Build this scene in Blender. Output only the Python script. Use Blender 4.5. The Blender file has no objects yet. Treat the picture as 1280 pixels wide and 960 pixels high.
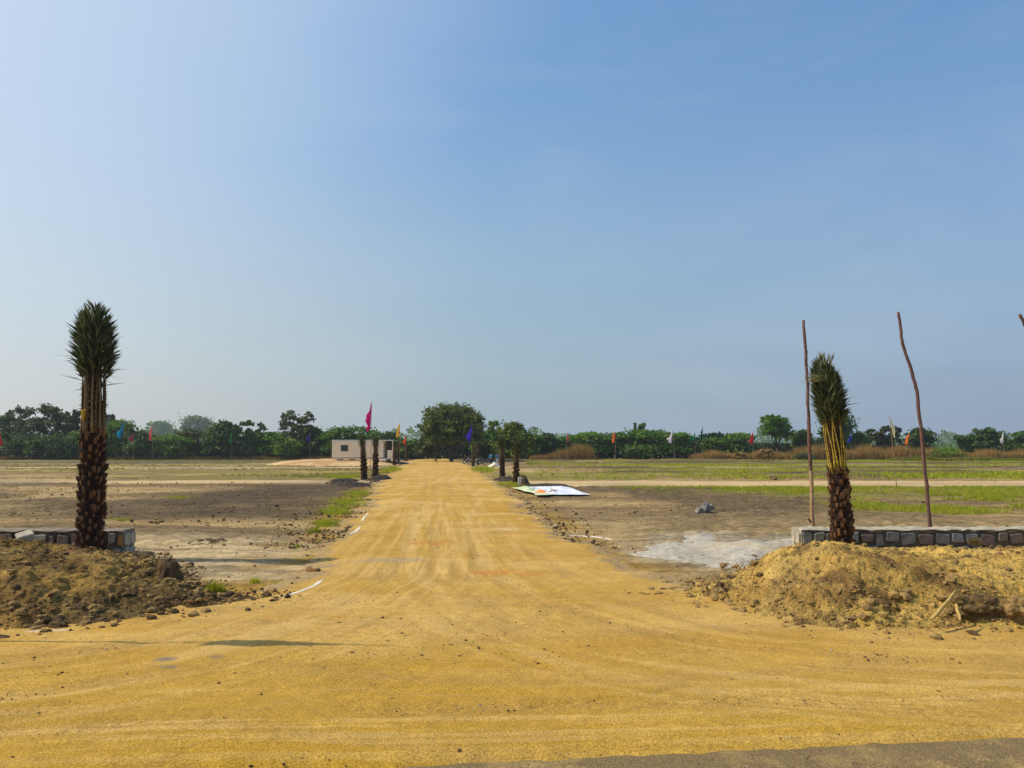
import bpy, bmesh, math, random
import numpy as np
from mathutils import Vector, Matrix

# ---------------------------------------------------------------- camera, sky, sun, exposure
S = bpy.context.scene
COL = S.collection
CAM_H, FOC, HOR = 2.2, 970.0, 560.0
PITCH = math.atan((HOR - 480) / FOC)
cam_d = bpy.data.cameras.new("camera"); cam = bpy.data.objects.new("camera", cam_d); COL.objects.link(cam)
cam.location = (0, 0, CAM_H); cam.rotation_euler = (math.pi / 2 + PITCH, 0, 0)
cam_d.sensor_width = 36; cam_d.lens = 36 * FOC / 1280; cam_d.clip_start = 0.1; cam_d.clip_end = 6000
S.camera = cam
SUN_AZ, SUN_EL = math.radians(88), math.radians(46)      # left of the view direction, above the horizon
SKY_STR, SKY_SAT, SKY_VAL = 0.12, 1.20, 1.38
AUR = (.30, .85, .9)
HORIZON = [(.225, .315, .475), (.31, .41, .50), (.59, .60, .595), (.64, .64, .64)]
world = bpy.data.worlds.new("World"); S.world = world; world.use_nodes = True
wn = world.node_tree; wn.nodes.clear()
wo = wn.nodes.new('ShaderNodeOutputWorld'); wb = wn.nodes.new('ShaderNodeBackground')
sky = wn.nodes.new('ShaderNodeTexSky'); sky.sky_type = 'NISHITA'; sky.sun_disc = False
sky.sun_elevation = SUN_EL; sky.sun_rotation = -SUN_AZ
sky.air_density = 1.3; sky.dust_density = 0.6; sky.ozone_density = 3.0; sky.altitude = 0
# hazy lower sky: grades into pale dust towards the horizon, warmer and lighter on the sun's side
def wnode(t, **kw):
    n = wn.nodes.new(t)
    for k, v in kw.items(): setattr(n, k, v)
    return n
hs = wnode('ShaderNodeHueSaturation'); hs.inputs['Saturation'].default_value = SKY_SAT; hs.inputs['Value'].default_value = SKY_VAL
wn.links.new(sky.outputs[0], hs.inputs['Color'])
tc = wnode('ShaderNodeTexCoord'); sep = wnode('ShaderNodeSeparateXYZ'); wn.links.new(tc.outputs['Generated'], sep.inputs[0])
mr = wnode('ShaderNodeMapRange', interpolation_type='SMOOTHSTEP'); mr.inputs[1].default_value = -.1; mr.inputs[2].default_value = .68; mr.inputs[3].default_value = 1.0; mr.inputs[4].default_value = 0.0
wn.links.new(sep.outputs[2], mr.inputs[0])
dt = wnode('ShaderNodeVectorMath', operation='DOT_PRODUCT'); dt.inputs[1].default_value = (-math.sin(SUN_AZ), math.cos(SUN_AZ), 0)
wn.links.new(tc.outputs['Generated'], dt.inputs[0])
hr = wnode('ShaderNodeValToRGB'); el = hr.color_ramp.elements; el.new(.4); el.new(.7)
for e, p, c in zip(el, (.26, .535, .80, .95), HORIZON): e.position = p; e.color = (*c, 1)
dm = wnode('ShaderNodeMath', operation='MULTIPLY_ADD'); dm.inputs[1].default_value = .5; dm.inputs[2].default_value = .5; wn.links.new(dt.outputs['Value'], dm.inputs[0]); wn.links.new(dm.outputs[0], hr.inputs[0])
sc_ = wnode('ShaderNodeVectorMath', operation='SCALE'); sc_.inputs['Scale'].default_value = 1 / SKY_STR; wn.links.new(hr.outputs[0], sc_.inputs[0])
mx = wnode('ShaderNodeMix', data_type='RGBA'); wn.links.new(mr.outputs[0], mx.inputs[0]); wn.links.new(hs.outputs[0], mx.inputs[6]); wn.links.new(sc_.outputs[0], mx.inputs[7])
# pale aureole of the hazy air around the sun
d3 = wnode('ShaderNodeVectorMath', operation='DOT_PRODUCT'); d3.inputs[1].default_value = (-math.sin(SUN_AZ) * math.cos(SUN_EL), math.cos(SUN_AZ) * math.cos(SUN_EL), math.sin(SUN_EL)); wn.links.new(tc.outputs['Generated'], d3.inputs[0])
am = wnode('ShaderNodeMapRange', interpolation_type='SMOOTHSTEP'); am.inputs[1].default_value = AUR[0]; am.inputs[2].default_value = AUR[1]; am.inputs[3].default_value = 0; am.inputs[4].default_value = AUR[2]; wn.links.new(d3.outputs['Value'], am.inputs[0])
ax_ = wnode('ShaderNodeMix', data_type='RGBA'); wn.links.new(am.outputs[0], ax_.inputs[0]); wn.links.new(mx.outputs[2], ax_.inputs[6]); ax_.inputs[7].default_value = (.64 / SKY_STR, .75 / SKY_STR, .86 / SKY_STR, 1)
# barely visible high wisps
mpc = wnode('ShaderNodeMapping'); mpc.inputs['Scale'].default_value = (1.2, 2.6, 5.0); mpc.inputs['Rotation'].default_value = (.2, .5, .4); wn.links.new(tc.outputs['Generated'], mpc.inputs[0])
cn = wnode('ShaderNodeTexNoise'); cn.inputs['Scale'].default_value = 1.6; cn.inputs['Detail'].default_value = 7; cn.inputs['Roughness'].default_value = .55; cn.inputs['Distortion'].default_value = .6; wn.links.new(mpc.outputs[0], cn.inputs['Vector'])
cm = wnode('ShaderNodeMapRange'); cm.inputs[1].default_value = .42; cm.inputs[2].default_value = .75; cm.inputs[3].default_value = 0; cm.inputs[4].default_value = .22; wn.links.new(cn.outputs[0], cm.inputs[0])
cw = wnode('ShaderNodeMix', data_type='RGBA'); wn.links.new(cm.outputs[0], cw.inputs[0]); wn.links.new(ax_.outputs[2], cw.inputs[6]); cw.inputs[7].default_value = (.52 / SKY_STR, .62 / SKY_STR, .74 / SKY_STR, 1)
wn.links.new(cw.outputs[2], wb.inputs[0]); wb.inputs[1].default_value = SKY_STR
wn.links.new(wb.outputs[0], wo.inputs[0])
sun_d = bpy.data.lights.new("sun", 'SUN'); sun = bpy.data.objects.new("sun", sun_d); COL.objects.link(sun)
sun_d.energy = 4.3; sun_d.angle = math.radians(0.6); sun_d.color = (1.0, 0.90, 0.72)
to_sun = Vector((-math.sin(SUN_AZ) * math.cos(SUN_EL), math.cos(SUN_AZ) * math.cos(SUN_EL), math.sin(SUN_EL)))
sun.rotation_euler = to_sun.to_track_quat('Z', 'Y').to_euler(); sun.location = to_sun * 60
S.view_settings.view_transform = 'Standard'; S.view_settings.look = 'None'
S.view_settings.exposure = 0.0; S.view_settings.gamma = 1.0
S.cycles.max_bounces = 5; S.cycles.volume_bounces = 0; S.cycles.transparent_max_bounces = 4

random.seed(7); rng = np.random.default_rng(7)

# ---------------------------------------------------------------- helpers: picture point -> world point
def ray(px, py):
    v = Vector(((px - 640) / FOC, (480 - py) / FOC, -1))
    return cam.rotation_euler.to_matrix() @ v
def G(px, py, z=0.0):
    r = ray(px, py); t = (z - CAM_H) / r.z
    return Vector((r.x * t, r.y * t, z))
def at(px, py, d):
    r = ray(px, py); t = d / r.y
    return Vector((r.x * t, d, CAM_H + r.z * t))

# ---------------------------------------------------------------- numpy noise
def _h(ix, iy, s):
    with np.errstate(over='ignore'):
        n = (ix.astype(np.int64) * 374761393 + iy.astype(np.int64) * 668265263 + int(s) * 2246822519) & 0xffffffff
        n = ((n ^ (n >> 13)) * 1274126177) & 0xffffffff
        n = n ^ (n >> 16)
    return (n & 0xffff) / 65535.0
def vnoise(x, y, s=0):
    ix = np.floor(x); iy = np.floor(y); fx = x - ix; fy = y - iy
    fx = fx * fx * (3 - 2 * fx); fy = fy * fy * (3 - 2 * fy)
    a = _h(ix, iy, s); b = _h(ix + 1, iy, s); c = _h(ix, iy + 1, s); d = _h(ix + 1, iy + 1, s)
    return (a * (1 - fx) + b * fx) * (1 - fy) + (c * (1 - fx) + d * fx) * fy
def fbm(x, y, s=0, o=4, g=.5):
    t = 0; a = 1; n = 0
    for i in range(o):
        t = t + a * vnoise(x * 2 ** i + 17.3 * i, y * 2 ** i - 9.1 * i, s + i); n += a; a *= g
    return t / n
def lumps(x, y, s=0):            # rounded clod bumps, 0..1
    ix = np.floor(x); iy = np.floor(y); best = np.full(x.shape, 9.0)
    for dx in (-1, 0, 1):
        for dy in (-1, 0, 1):
            cx = ix + dx; cy = iy + dy
            px = cx + _h(cx, cy, s); py = cy + _h(cx, cy, s + 5); k = .35 + .65 * _h(cx, cy, s + 9)
            best = np.minimum(best, ((x - px) ** 2 + (y - py) ** 2) / (k * k))
    return np.sqrt(np.clip(1 - best * 1.6, 0, 1))
def sstep(a, b, v):
    t = np.clip((v - a) / (b - a), 0, 1); return t * t * (3 - 2 * t)

# ---------------------------------------------------------------- mesh helpers
def mesh_np(name, V, F, mats=(), smooth=False, mi=None, attrs=None, col=None):
    V = np.asarray(V, np.float32); F = np.asarray(F, np.int32)
    me = bpy.data.meshes.new(name)
    k = F.shape[1]; n = len(F)
    me.vertices.add(len(V)); me.vertices.foreach_set('co', V.ravel())
    me.loops.add(n * k); me.loops.foreach_set('vertex_index', F.ravel())
    me.polygons.add(n); me.polygons.foreach_set('loop_start', np.arange(0, n * k, k, dtype=np.int32))
    me.polygons.foreach_set('loop_total', np.full(n, k, np.int32))
    if mi is not None: me.polygons.foreach_set('material_index', np.asarray(mi, np.int32))
    me.polygons.foreach_set('use_smooth', np.full(n, smooth, bool))
    for m in mats: me.materials.append(m)
    for an, av in (attrs or {}).items():
        a = me.attributes.new(an, 'FLOAT', 'POINT'); a.data.foreach_set('value', np.asarray(av, np.float32))
    if col is not None:
        a = me.attributes.new('Col', 'FLOAT_COLOR', 'POINT')
        c = np.ones((len(V), 4), np.float32); c[:, :3] = col; a.data.foreach_set('color', c.ravel())
    me.update(calc_edges=True); me.validate()
    return me
def link(name, me, parent=None, loc=None):
    o = bpy.data.objects.new(name, me); COL.objects.link(o)
    if parent is not None: o.parent = parent
    if loc is not None: o.location = loc
    return o
def tag(o, label=None, cat=None, group=None, kind=None):
    if label: o['label'] = label
    if cat: o['category'] = cat
    if group: o['group'] = group
    if kind: o['kind'] = kind
    return o
def empty(name, loc, label, cat, group=None, rz=0):
    o = bpy.data.objects.new(name, None); COL.objects.link(o); o.location = loc; o.rotation_euler.z = rz
    o.empty_display_size = .2
    return tag(o, label, cat, group)
def grid_faces(nr, nc):
    i = np.arange(nr - 1)[:, None] * nc + np.arange(nc - 1)[None, :]
    return np.stack([i, i + 1, i + nc + 1, i + nc], -1).reshape(-1, 4)

class MB:
    """collects shapes, then becomes one mesh object"""
    def __init__(s): s.v = []; s.f = []; s.m = []
    def add(s, vs, fs, m=0):
        b = len(s.v); s.v += [tuple(v) for v in vs]; s.f += [tuple(b + i for i in f) for f in fs]; s.m += [m] * len(fs)
    def box(s, c, d, m=0, rot=None, jit=0):
        vs = []
        for z in (-1, 1):
            for x, y in ((-1, -1), (1, -1), (1, 1), (-1, 1)):
                p = Vector((x * d[0] / 2 + random.uniform(-jit, jit), y * d[1] / 2 + random.uniform(-jit, jit), z * d[2] / 2 + random.uniform(-jit, jit)))
                if rot: p = rot @ p
                vs.append(p + Vector(c))
        s.add(vs, [(3, 2, 1, 0), (4, 5, 6, 7), (0, 1, 5, 4), (1, 2, 6, 5), (2, 3, 7, 6), (3, 0, 4, 7)], m)
    def tube(s, pts, rad, n=6, m=0, caps=True):
        pts = [Vector(p) for p in pts]
        if not isinstance(rad, (list, tuple)): rad = [rad] * len(pts)
        b = len(s.v); up = Vector((0.123, .31, .95)).normalized()
        for i, p in enumerate(pts):
            t = (pts[min(i + 1, len(pts) - 1)] - pts[max(i - 1, 0)]).normalized()
            a = t.cross(up if abs(t.dot(up)) < .95 else Vector((1, 0, 0))).normalized(); c = t.cross(a)
            for k in range(n):
                w = 2 * math.pi * k / n; s.v.append(tuple(p + (a * math.cos(w) + c * math.sin(w)) * rad[i]))
        for i in range(len(pts) - 1):
            for k in range(n):
                k2 = (k + 1) % n
                s.f.append((b + i * n + k, b + i * n + k2, b + (i + 1) * n + k2, b + (i + 1) * n + k)); s.m.append(m)
        if caps:
            s.f.append(tuple(b + k for k in range(n))[::-1]); s.m.append(m)
            s.f.append(tuple(b + (len(pts) - 1) * n + k for k in range(n))); s.m.append(m)
    def ball(s, c, r, m=0, nu=10, nv=7, rot=None):
        r = r if isinstance(r, (tuple, list)) else (r, r, r); b = len(s.v); c = Vector(c)
        for j in range(nv + 1):
            th = math.pi * j / nv
            for i in range(nu):
                ph = 2 * math.pi * i / nu
                p = Vector((r[0] * math.sin(th) * math.cos(ph), r[1] * math.sin(th) * math.sin(ph), r[2] * math.cos(th)))
                if rot: p = rot @ p
                s.v.append(tuple(p + c))
        for j in range(nv):
            for i in range(nu):
                i2 = (i + 1) % nu
                s.f.append((b + j * nu + i, b + (j + 1) * nu + i, b + (j + 1) * nu + i2, b + j * nu + i2)); s.m.append(m)
    def ring(s, c, axis, R, r, m=0, n=18, k=6):
        axis = Vector(axis).normalized(); a = axis.orthogonal().normalized(); bb = axis.cross(a); c = Vector(c)
        b = len(s.v)
        for i in range(n):
            w = 2 * math.pi * i / n; d = a * math.cos(w) + bb * math.sin(w)
            for j in range(k):
                q = 2 * math.pi * j / k; s.v.append(tuple(c + d * (R + r * math.cos(q)) + axis * r * math.sin(q)))
        for i in range(n):
            for j in range(k):
                i2 = (i + 1) % n; j2 = (j + 1) % k
                s.f.append((b + i * k + j, b + i2 * k + j, b + i2 * k + j2, b + i * k + j2)); s.m.append(m)
    def mesh(s, name, mats, smooth=False):
        me = bpy.data.meshes.new(name); me.from_pydata(s.v, [], s.f)
        for m in (mats if isinstance(mats, (list, tuple)) else [mats]): me.materials.append(m)
        me.polygons.foreach_set('material_index', s.m)
        me.polygons.foreach_set('use_smooth', [smooth] * len(s.f)); me.update(); return me
    def build(s, name, mats, parent=None, smooth=False, loc=None):
        return link(name, s.mesh(name, mats, smooth), parent, loc)

# ---------------------------------------------------------------- materials
def new_mat(name):
    m = bpy.data.materials.new(name); m.use_nodes = True; nt = m.node_tree; nt.nodes.clear()
    out = nt.nodes.new('ShaderNodeOutputMaterial'); b = nt.nodes.new('ShaderNodeBsdfPrincipled')
    nt.links.new(b.outputs[0], out.inputs[0]); b.inputs['Roughness'].default_value = .9
    b.inputs['Specular IOR Level'].default_value = .2
    return m, nt, b, out
def N(nt, t, **kw):
    n = nt.nodes.new(t)
    for k, v in kw.items():
        if k in n.inputs: n.inputs[k].default_value = v
        else: setattr(n, k, v)
    return n
def noise_tex(nt, scale, detail=4, rough=.6, vec=None, dist=0):
    n = N(nt, 'ShaderNodeTexNoise'); n.inputs['Scale'].default_value = scale
    n.inputs['Detail'].default_value = detail; n.inputs['Roughness'].default_value = rough; n.inputs['Distortion'].default_value = dist
    if vec is not None: nt.links.new(vec, n.inputs['Vector'])
    return n.outputs[0]
def ramp(nt, fac, stops):
    r = N(nt, 'ShaderNodeValToRGB'); e = r.color_ramp.elements
    while len(e) < len(stops): e.new(.5)
    for i, (p, c) in enumerate(stops):
        e[i].position = p; e[i].color = (*c, 1) if len(c) == 3 else c
    nt.links.new(fac, r.inputs[0]); return r.outputs[0]
def mix(nt, a, b, fac, mode='MIX'):
    m = N(nt, 'ShaderNodeMix'); m.data_type = 'RGBA'; m.blend_type = mode
    for sock, v in ((m.inputs[0], fac), (m.inputs[6], a), (m.inputs[7], b)):
        if isinstance(v, (int, float)): sock.default_value = v
        elif isinstance(v, tuple): sock.default_value = (*v, 1)
        else: nt.links.new(v, sock)
    return m.outputs[2]
def gray(v): return (v, v, v)
def bump(nt, b, height, strength, dist):
    n = N(nt, 'ShaderNodeBump'); n.inputs['Strength'].default_value = strength; n.inputs['Distance'].default_value = dist
    nt.links.new(height, n.inputs['Height'])
    if b.inputs['Normal'].is_linked: nt.links.new(b.inputs['Normal'].links[0].from_socket, n.inputs['Normal'])
    nt.links.new(n.outputs[0], b.inputs['Normal'])
def coords(nt, kind='Object'):
    return N(nt, 'ShaderNodeTexCoord').outputs[kind]
def stretch(nt, vec, s):
    m = N(nt, 'ShaderNodeMapping'); m.inputs['Scale'].default_value = s; nt.links.new(vec, m.inputs[0]); return m.outputs[0]
def simple(name, c1, c2=None, scale=6, rough=.85, bs=.3, bd=.01, spec=.2, detail=5, metal=0):
    m, nt, b, o = new_mat(name); co = coords(nt)
    c2 = c2 or tuple(x * .7 for x in c1)
    n = noise_tex(nt, scale, detail, .62, co)
    nt.links.new(ramp(nt, n, [(.32, c2), (.66, c1)]), b.inputs['Base Color'])
    b.inputs['Roughness'].default_value = rough; b.inputs['Specular IOR Level'].default_value = spec; b.inputs['Metallic'].default_value = metal
    if bs: bump(nt, b, noise_tex(nt, scale * 3, 5, .65, co), bs, bd)
    return m
def earth(name, grit=1.0, coarse=.0, field=False, grain=.7, blotch=1.0):
    """painted-in real soil colour ('Col') broken up by procedural grain"""
    m, nt, b, o = new_mat(name); co = coords(nt)
    at_ = N(nt, 'ShaderNodeAttribute', attribute_name='Col').outputs[0]
    v1 = ramp(nt, noise_tex(nt, .9, 6, .62, co), [(.3, gray(1 - .22 * blotch)), (.7, gray(1 + .18 * blotch))])
    v2 = ramp(nt, noise_tex(nt, 6, 8, .75, co), [(.36, gray(1 - .26 * blotch)), (.64, gray(1 + .22 * blotch))])
    v3 = ramp(nt, noise_tex(nt, 60, 3, .8, co), [(.40, gray(.58)), (.52, gray(1.0)), (.62, gray(1.38))])
    c = mix(nt, at_, v1, 1, 'MULTIPLY'); c = mix(nt, c, v2, 1, 'MULTIPLY'); c = mix(nt, c, v3, grit, 'MULTIPLY')
    if field:
        sv = stretch(nt, co, (.30, 1.5, 1)); c = mix(nt, c, ramp(nt, noise_tex(nt, 1.1, 8, .72, sv), [(.36, gray(.58)), (.52, gray(1.0)), (.7, gray(1.3))]), 1, 'MULTIPLY')
        c = mix(nt, c, ramp(nt, noise_tex(nt, 3.2, 7, .78, co), [(.38, gray(.6)), (.6, gray(1.12))]), .8, 'MULTIPLY')
        bump(nt, b, noise_tex(nt, 2.2, 8, .75, co), .9, .12)
    # scattered pale and dark grains
    vo = N(nt, 'ShaderNodeTexVoronoi'); vo.inputs['Scale'].default_value = 26; nt.links.new(co, vo.inputs['Vector'])
    sp = ramp(nt, vo.outputs['Distance'], [(.16, gray(1)), (.24, gray(0))])
    rare = ramp(nt, noise_tex(nt, 13, 2, .5, co), [(.50, gray(0)), (.56, gray(1))])
    k = mix(nt, sp, rare, 1, 'MULTIPLY'); grain = mix(nt, (.10, .07, .045), (.62, .5, .34), ramp(nt, noise_tex(nt, 40, 0, .5, co), [(.48, gray(0)), (.55, gray(1))]))
    km = mix(nt, (0, 0, 0), k, grain)
    c = mix(nt, c, grain, km)
    nt.links.new(c, b.inputs['Base Color']); b.inputs['Roughness'].default_value = .95; b.inputs['Specular IOR Level'].default_value = .1
    bump(nt, b, noise_tex(nt, 60, 4, .75, co), .8, .012)
    bump(nt, b, noise_tex(nt, 14, 5, .7, co), .35 * blotch, .02)
    if coarse: bump(nt, b, noise_tex(nt, 24, 6, .75, co), coarse, .05)
    return m
def leafy(name, dark, light, trans=.35, rough=.6):
    m, nt, b, out = new_mat(name)
    r = N(nt, 'ShaderNodeAttribute', attribute_name='rnd').outputs['Fac']
    oi = N(nt, 'ShaderNodeObjectInfo').outputs['Random']
    c = ramp(nt, r, [(0, dark), (1, light)])
    hs = N(nt, 'ShaderNodeHueSaturation'); mr = N(nt, 'ShaderNodeMapRange')
    nt.links.new(oi, mr.inputs[0]); mr.inputs[3].default_value = .8; mr.inputs[4].default_value = 1.2
    nt.links.new(mr.outputs[0], hs.inputs['Value']); nt.links.new(c, hs.inputs['Color'])
    nt.links.new(hs.outputs[0], b.inputs['Base Color']); b.inputs['Roughness'].default_value = rough
    t = N(nt, 'ShaderNodeBsdfTranslucent'); nt.links.new(hs.outputs[0], t.inputs[0])
    ms = N(nt, 'ShaderNodeMixShader'); ms.inputs[0].default_value = trans
    nt.links.new(b.outputs[0], ms.inputs[1]); nt.links.new(t.outputs[0], ms.inputs[2]); nt.links.new(ms.outputs[0], out.inputs[0])
    return m

M = {}
M['field'] = earth('field_soil', .9, .25, field=True)
M['sand'] = earth('road_sand', .85, .15, grain=.6, blotch=.45)
M['heap'] = earth('heap_soil', 1.0, .7)
M['clod'] = simple('clod_earth', (.36, .235, .085), (.17, .10, .04), 7, .95, .8, .04)
M['clod_dark'] = simple('dark_clod_earth', (.13, .08, .035), (.05, .033, .018), 7, .95, .8, .04)
M['clod_red'] = simple('reddish_clod_earth', (.25, .115, .04), (.12, .055, .025), 5, .95, .8, .04)
M['black_soil'] = simple('black_cotton_soil', (.085, .06, .045), (.03, .023, .018), 4, .95, .8, .05)
M['stone'] = simple('blue_grey_stone', (.27, .25, .22), (.10, .095, .088), 5, .85, .5, .03)
M['stone_warm'] = simple('brown_grey_stone', (.23, .17, .13), (.11, .085, .07), 5, .85, .5, .03)
M['stone_pale'] = simple('pale_cut_stone', (.50, .43, .33), (.27, .23, .18), 5, .85, .5, .03)
M['stone_orange'] = simple('ochre_stone', (.38, .2, .06), (.24, .13, .05), 5, .85, .5, .03)
M['mortar'] = simple('grey_mortar', (.50, .44, .34), (.24, .20, .14), 6, .95, .8, .02)
M['asphalt'] = simple('asphalt', (.25, .172, .075), (.15, .102, .048), 45, .92, .6, .012)
def asphalt_dust():
    nt = M['asphalt'].node_tree; b = [n for n in nt.nodes if n.type == 'BSDF_PRINCIPLED'][0]; src = b.inputs['Base Color'].links[0].from_socket; co = coords(nt)
    k = ramp(nt, noise_tex(nt, 1.4, 8, .75, co), [(.50, gray(0)), (.68, gray(.75))]); g = ramp(nt, noise_tex(nt, 120, 2, .6, co), [(.44, gray(.55)), (.60, gray(1.5))])
    nt.links.new(mix(nt, mix(nt, src, (.46, .31, .11), k), g, 1, 'MULTIPLY'), b.inputs['Base Color'])
asphalt_dust()
M['pole'] = simple('bark_pole', (.20, .10, .075), (.09, .045, .035), 18, .8, .5, .01)
M['pole_pale'] = simple('peeled_pole', (.44, .28, .15), (.27, .16, .085), 14, .8, .5, .01)
M['bamboo'] = simple('thin_bamboo', (.34, .25, .14), (.2, .14, .08), 8, .8, .2, .01)
M['trunk'] = simple('tree_bark', (.11, .08, .055), (.05, .037, .028), 8, .95, .6, .03)
M['twig'] = simple('dry_twigs', (.22, .17, .13), (.12, .09, .07), 8, .95, .3, .02)
M['fibre'] = simple('palm_fibre', (.055, .028, .014), (.016, .009, .006), 22, .95, .9, .04)
M['joint'] = simple('dark_joint_mortar', (.16, .14, .11), (.06, .053, .045), 8, .95, .8, .02)  # darker mortar for the front and back faces of the walls
M['boot_cut'] = simple('cut_leaf_base', (.27, .14, .055), (.12, .055, .022), 26, .85, .5, .01)
M['boot_side'] = simple('leaf_base_side', (.10, .045, .02), (.03, .015, .009), 26, .9, .6, .02)
M['petiole_green'] = simple('olive_petiole', (.30, .22, .09), (.11, .075, .03), 24, .7, .3, .01)
M['petiole_yellow'] = simple('yellow_petiole', (.60, .42, .05), (.24, .15, .025), 24, .7, .3, .01)
M['tie'] = simple('yellow_twine', (.55, .36, .03), (.36, .22, .02), 30, .8, .3, .01)
M['frond'] = leafy('palm_leaflets', (.012, .020, .007), (.17, .19, .075), .22)
M['frond_pale'] = leafy('dry_palm_tips', (.22, .2, .08), (.42, .37, .17), .3)
M['leaf_dark'] = leafy('dark_foliage', (.020, .048, .008), (.10, .18, .022), .3)
M['leaf_mid'] = leafy('green_foliage', (.035, .085, .008), (.16, .30, .022), .35)
M['leaf_light'] = leafy('light_green_foliage', (.06, .13, .012), (.24, .38, .03), .4)
M['leaf_olive'] = leafy('olive_foliage', (.035, .05, .014), (.14, .16, .045), .3)
M['leaf_thicket'] = leafy('thicket_painted_shade', (.010, .022, .007), (.04, .075, .014), .2)  # leaf colour darkened to stand in for the shade under the trees
M['leaf_road'] = leafy('roadside_tree_foliage', (.02, .036, .006), (.17, .22, .022), .3)
M['dry'] = leafy('dry_scrub', (.14, .08, .02), (.50, .31, .09), .3)
M['grass'] = leafy('field_grass', (.20, .23, .015), (.50, .50, .035), .45)
M['grass_dim'] = leafy('dull_grass', (.15, .15, .02), (.34, .33, .05), .4)
M['lime'] = simple('lime_powder', (.72, .66, .56), (.58, .50, .38), 9, .95, .4, .01)
M['gravel'] = earth('stone_dust', 1.0, .3)
M['hill'] = simple('distant_hill', (.10, .11, .08), (.07, .08, .06), .02, .95, 0)
# ---------------------------------------------------------------- haze
def haze():
    m = bpy.data.materials.new('haze_air'); m.use_nodes = True; nt = m.node_tree; nt.nodes.clear()
    o = nt.nodes.new('ShaderNodeOutputMaterial'); v = nt.nodes.new('ShaderNodeVolumePrincipled')
    v.inputs['Color'].default_value = (.80, .88, .97, 1); v.inputs['Density'].default_value = HAZE; v.inputs['Anisotropy'].default_value = .2
    nt.links.new(v.outputs[0], o.inputs['Volume'])
    b = MB(); b.box((0, 700, 14.0), (3600, 1900, 32)); ob = b.build('haze', m); ob['kind'] = 'stuff'; ob['label'] = 'pale haze hanging over the whole plain'
HAZE = .00027

# ---------------------------------------------------------------- the setting: road outline in plan
LE = [(523, 574.2), (512, 577), (500, 585), (482, 600), (470, 618), (455, 640), (438, 662), (418, 688), (402, 712), (372, 736), (335, 749), (250, 757), (100, 764), (-500, 775)]
RE = [(560, 574.2), (572, 577), (590, 584), (608, 598), (634, 620), (662, 645), (690, 665), (712, 680), (756, 700), (800, 722), (838, 740), (900, 752), (1700, 775)]
def edge_tab(pts):
    w = [G(*p) for p in pts]; w.sort(key=lambda p: p.y)
    return np.array([p.y for p in w]), np.array([p.x for p in w])
LY, LX = edge_tab(LE); RY, RX = edge_tab(RE)
def road_edges(y):
    l = np.interp(y, LY, LX); r = np.interp(y, RY, RX)
    lim = .8 * np.abs(y) + 4
    n1 = (fbm(y * .9, y * 0 + 3.1, 5, 4) - .5) * np.clip(y * .035, .3, 1.3); n2 = (fbm(y * .9, y * 0 + 9.7, 8, 4) - .5) * np.clip(y * .035, .3, 1.3)
    return np.maximum(l + n1, -lim), np.minimum(r + n2, lim)
A0 = G(480, 960); A1 = G(1280, 921)
def asph_d(x, y):                # signed distance from the asphalt edge, positive on the sand
    t = (A1 - A0).normalized(); nx, ny = -t.y, t.x
    return (x - A0.x) * nx + (y - A0.y) * ny

# cross tracks (depth range) left and right of the road
TR = [('l', 49.5, 54.0), ('r', 45.0, 52.5), ('l', 83, 91), ('r', 84, 90)]

# ---- ground sheet
def dist_poly(P, X, Y):
    d = np.full(X.shape, 99.0); s_at = np.zeros(X.shape); acc = 0
    for (ax, ay), (bx, by) in zip(P[:-1], P[1:]):
        L = math.hypot(bx - ax, by - ay); t = np.clip(((X - ax) * (bx - ax) + (Y - ay) * (by - ay)) / (L * L), 0, 1)
        q = np.hypot(X - ax - t * (bx - ax), Y - ay - t * (by - ay)); m_ = q < d
        d = np.where(m_, q, d); s_at = np.where(m_, acc + t * L, s_at); acc += L
    return d, s_at
nr, nc = 560, 520
v = np.linspace(0, 1, nr); ys = -6 + 11 * v + 1400 * ((np.exp(6.2 * v) - 1) / (np.exp(6.2) - 1)) ** 1.06
u = np.linspace(-1, 1, nc); uu = np.sign(u) * np.abs(u) ** 1.15
Y = np.repeat(ys[:, None], nc, 1); X = uu[None, :] * (np.abs(Y) * .95 + 12)
L_, R_ = road_edges(Y)
din = np.minimum(X - L_, R_ - X)                      # >0 inside the road
out = np.clip(-din, 0, None)
amp = sstep(.2, 2.5, out)
Z = amp * ((fbm(X * .25, Y * .25, 1, 4) - .5) * .16 + (fbm(X * 1.3, Y * 1.3, 2, 4) - .5) * .09)
tilled = sstep(.48, .6, fbm(X * .10 + 4, Y * .07, 31, 3)) * (Y > 18) * (Y < 49) * sstep(1, 4, out)
Z += tilled * (lumps(X * 2.3, Y * 2.3, 3) * .07 + lumps(X * 5, Y * 5, 4) * .03)
# scattered low ridges of clods far out, running across
far = sstep(50, 62, Y)
ridge = sstep(.60, .74, fbm(X * .035, Y * .22, 12, 4))
Z += far * ridge * .28 * (Y < 150) * amp
Z -= .10 * sstep(-.3, .4, din)
for sd, a, b in TR:
    m_ = sstep(a - 1.5, a + .3, Y) * (1 - sstep(b - .3, b + 1.5, Y)) * ((X < 0) if sd == 'l' else (X > 0))
    Z = Z * (1 - m_) - .05 * m_
def lerp(c, d, m): return c * (1 - m[..., None]) + np.array(d) * m[..., None]
C = np.zeros(Y.shape + (3,)) + np.array((.40, .262, .115))
big = fbm(X * .06, Y * .10, 21, 4); med = fbm(X * .5, Y * .8, 22, 4)
C = lerp(C, (.52, .36, .16), sstep(.45, .65, big))
C = lerp(C, (.22, .145, .07), sstep(.46, .62, fbm(X * .12, Y * .35, 23, 5)) * .8)
C = lerp(C, (.16, .11, .06), tilled * .85)
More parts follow.
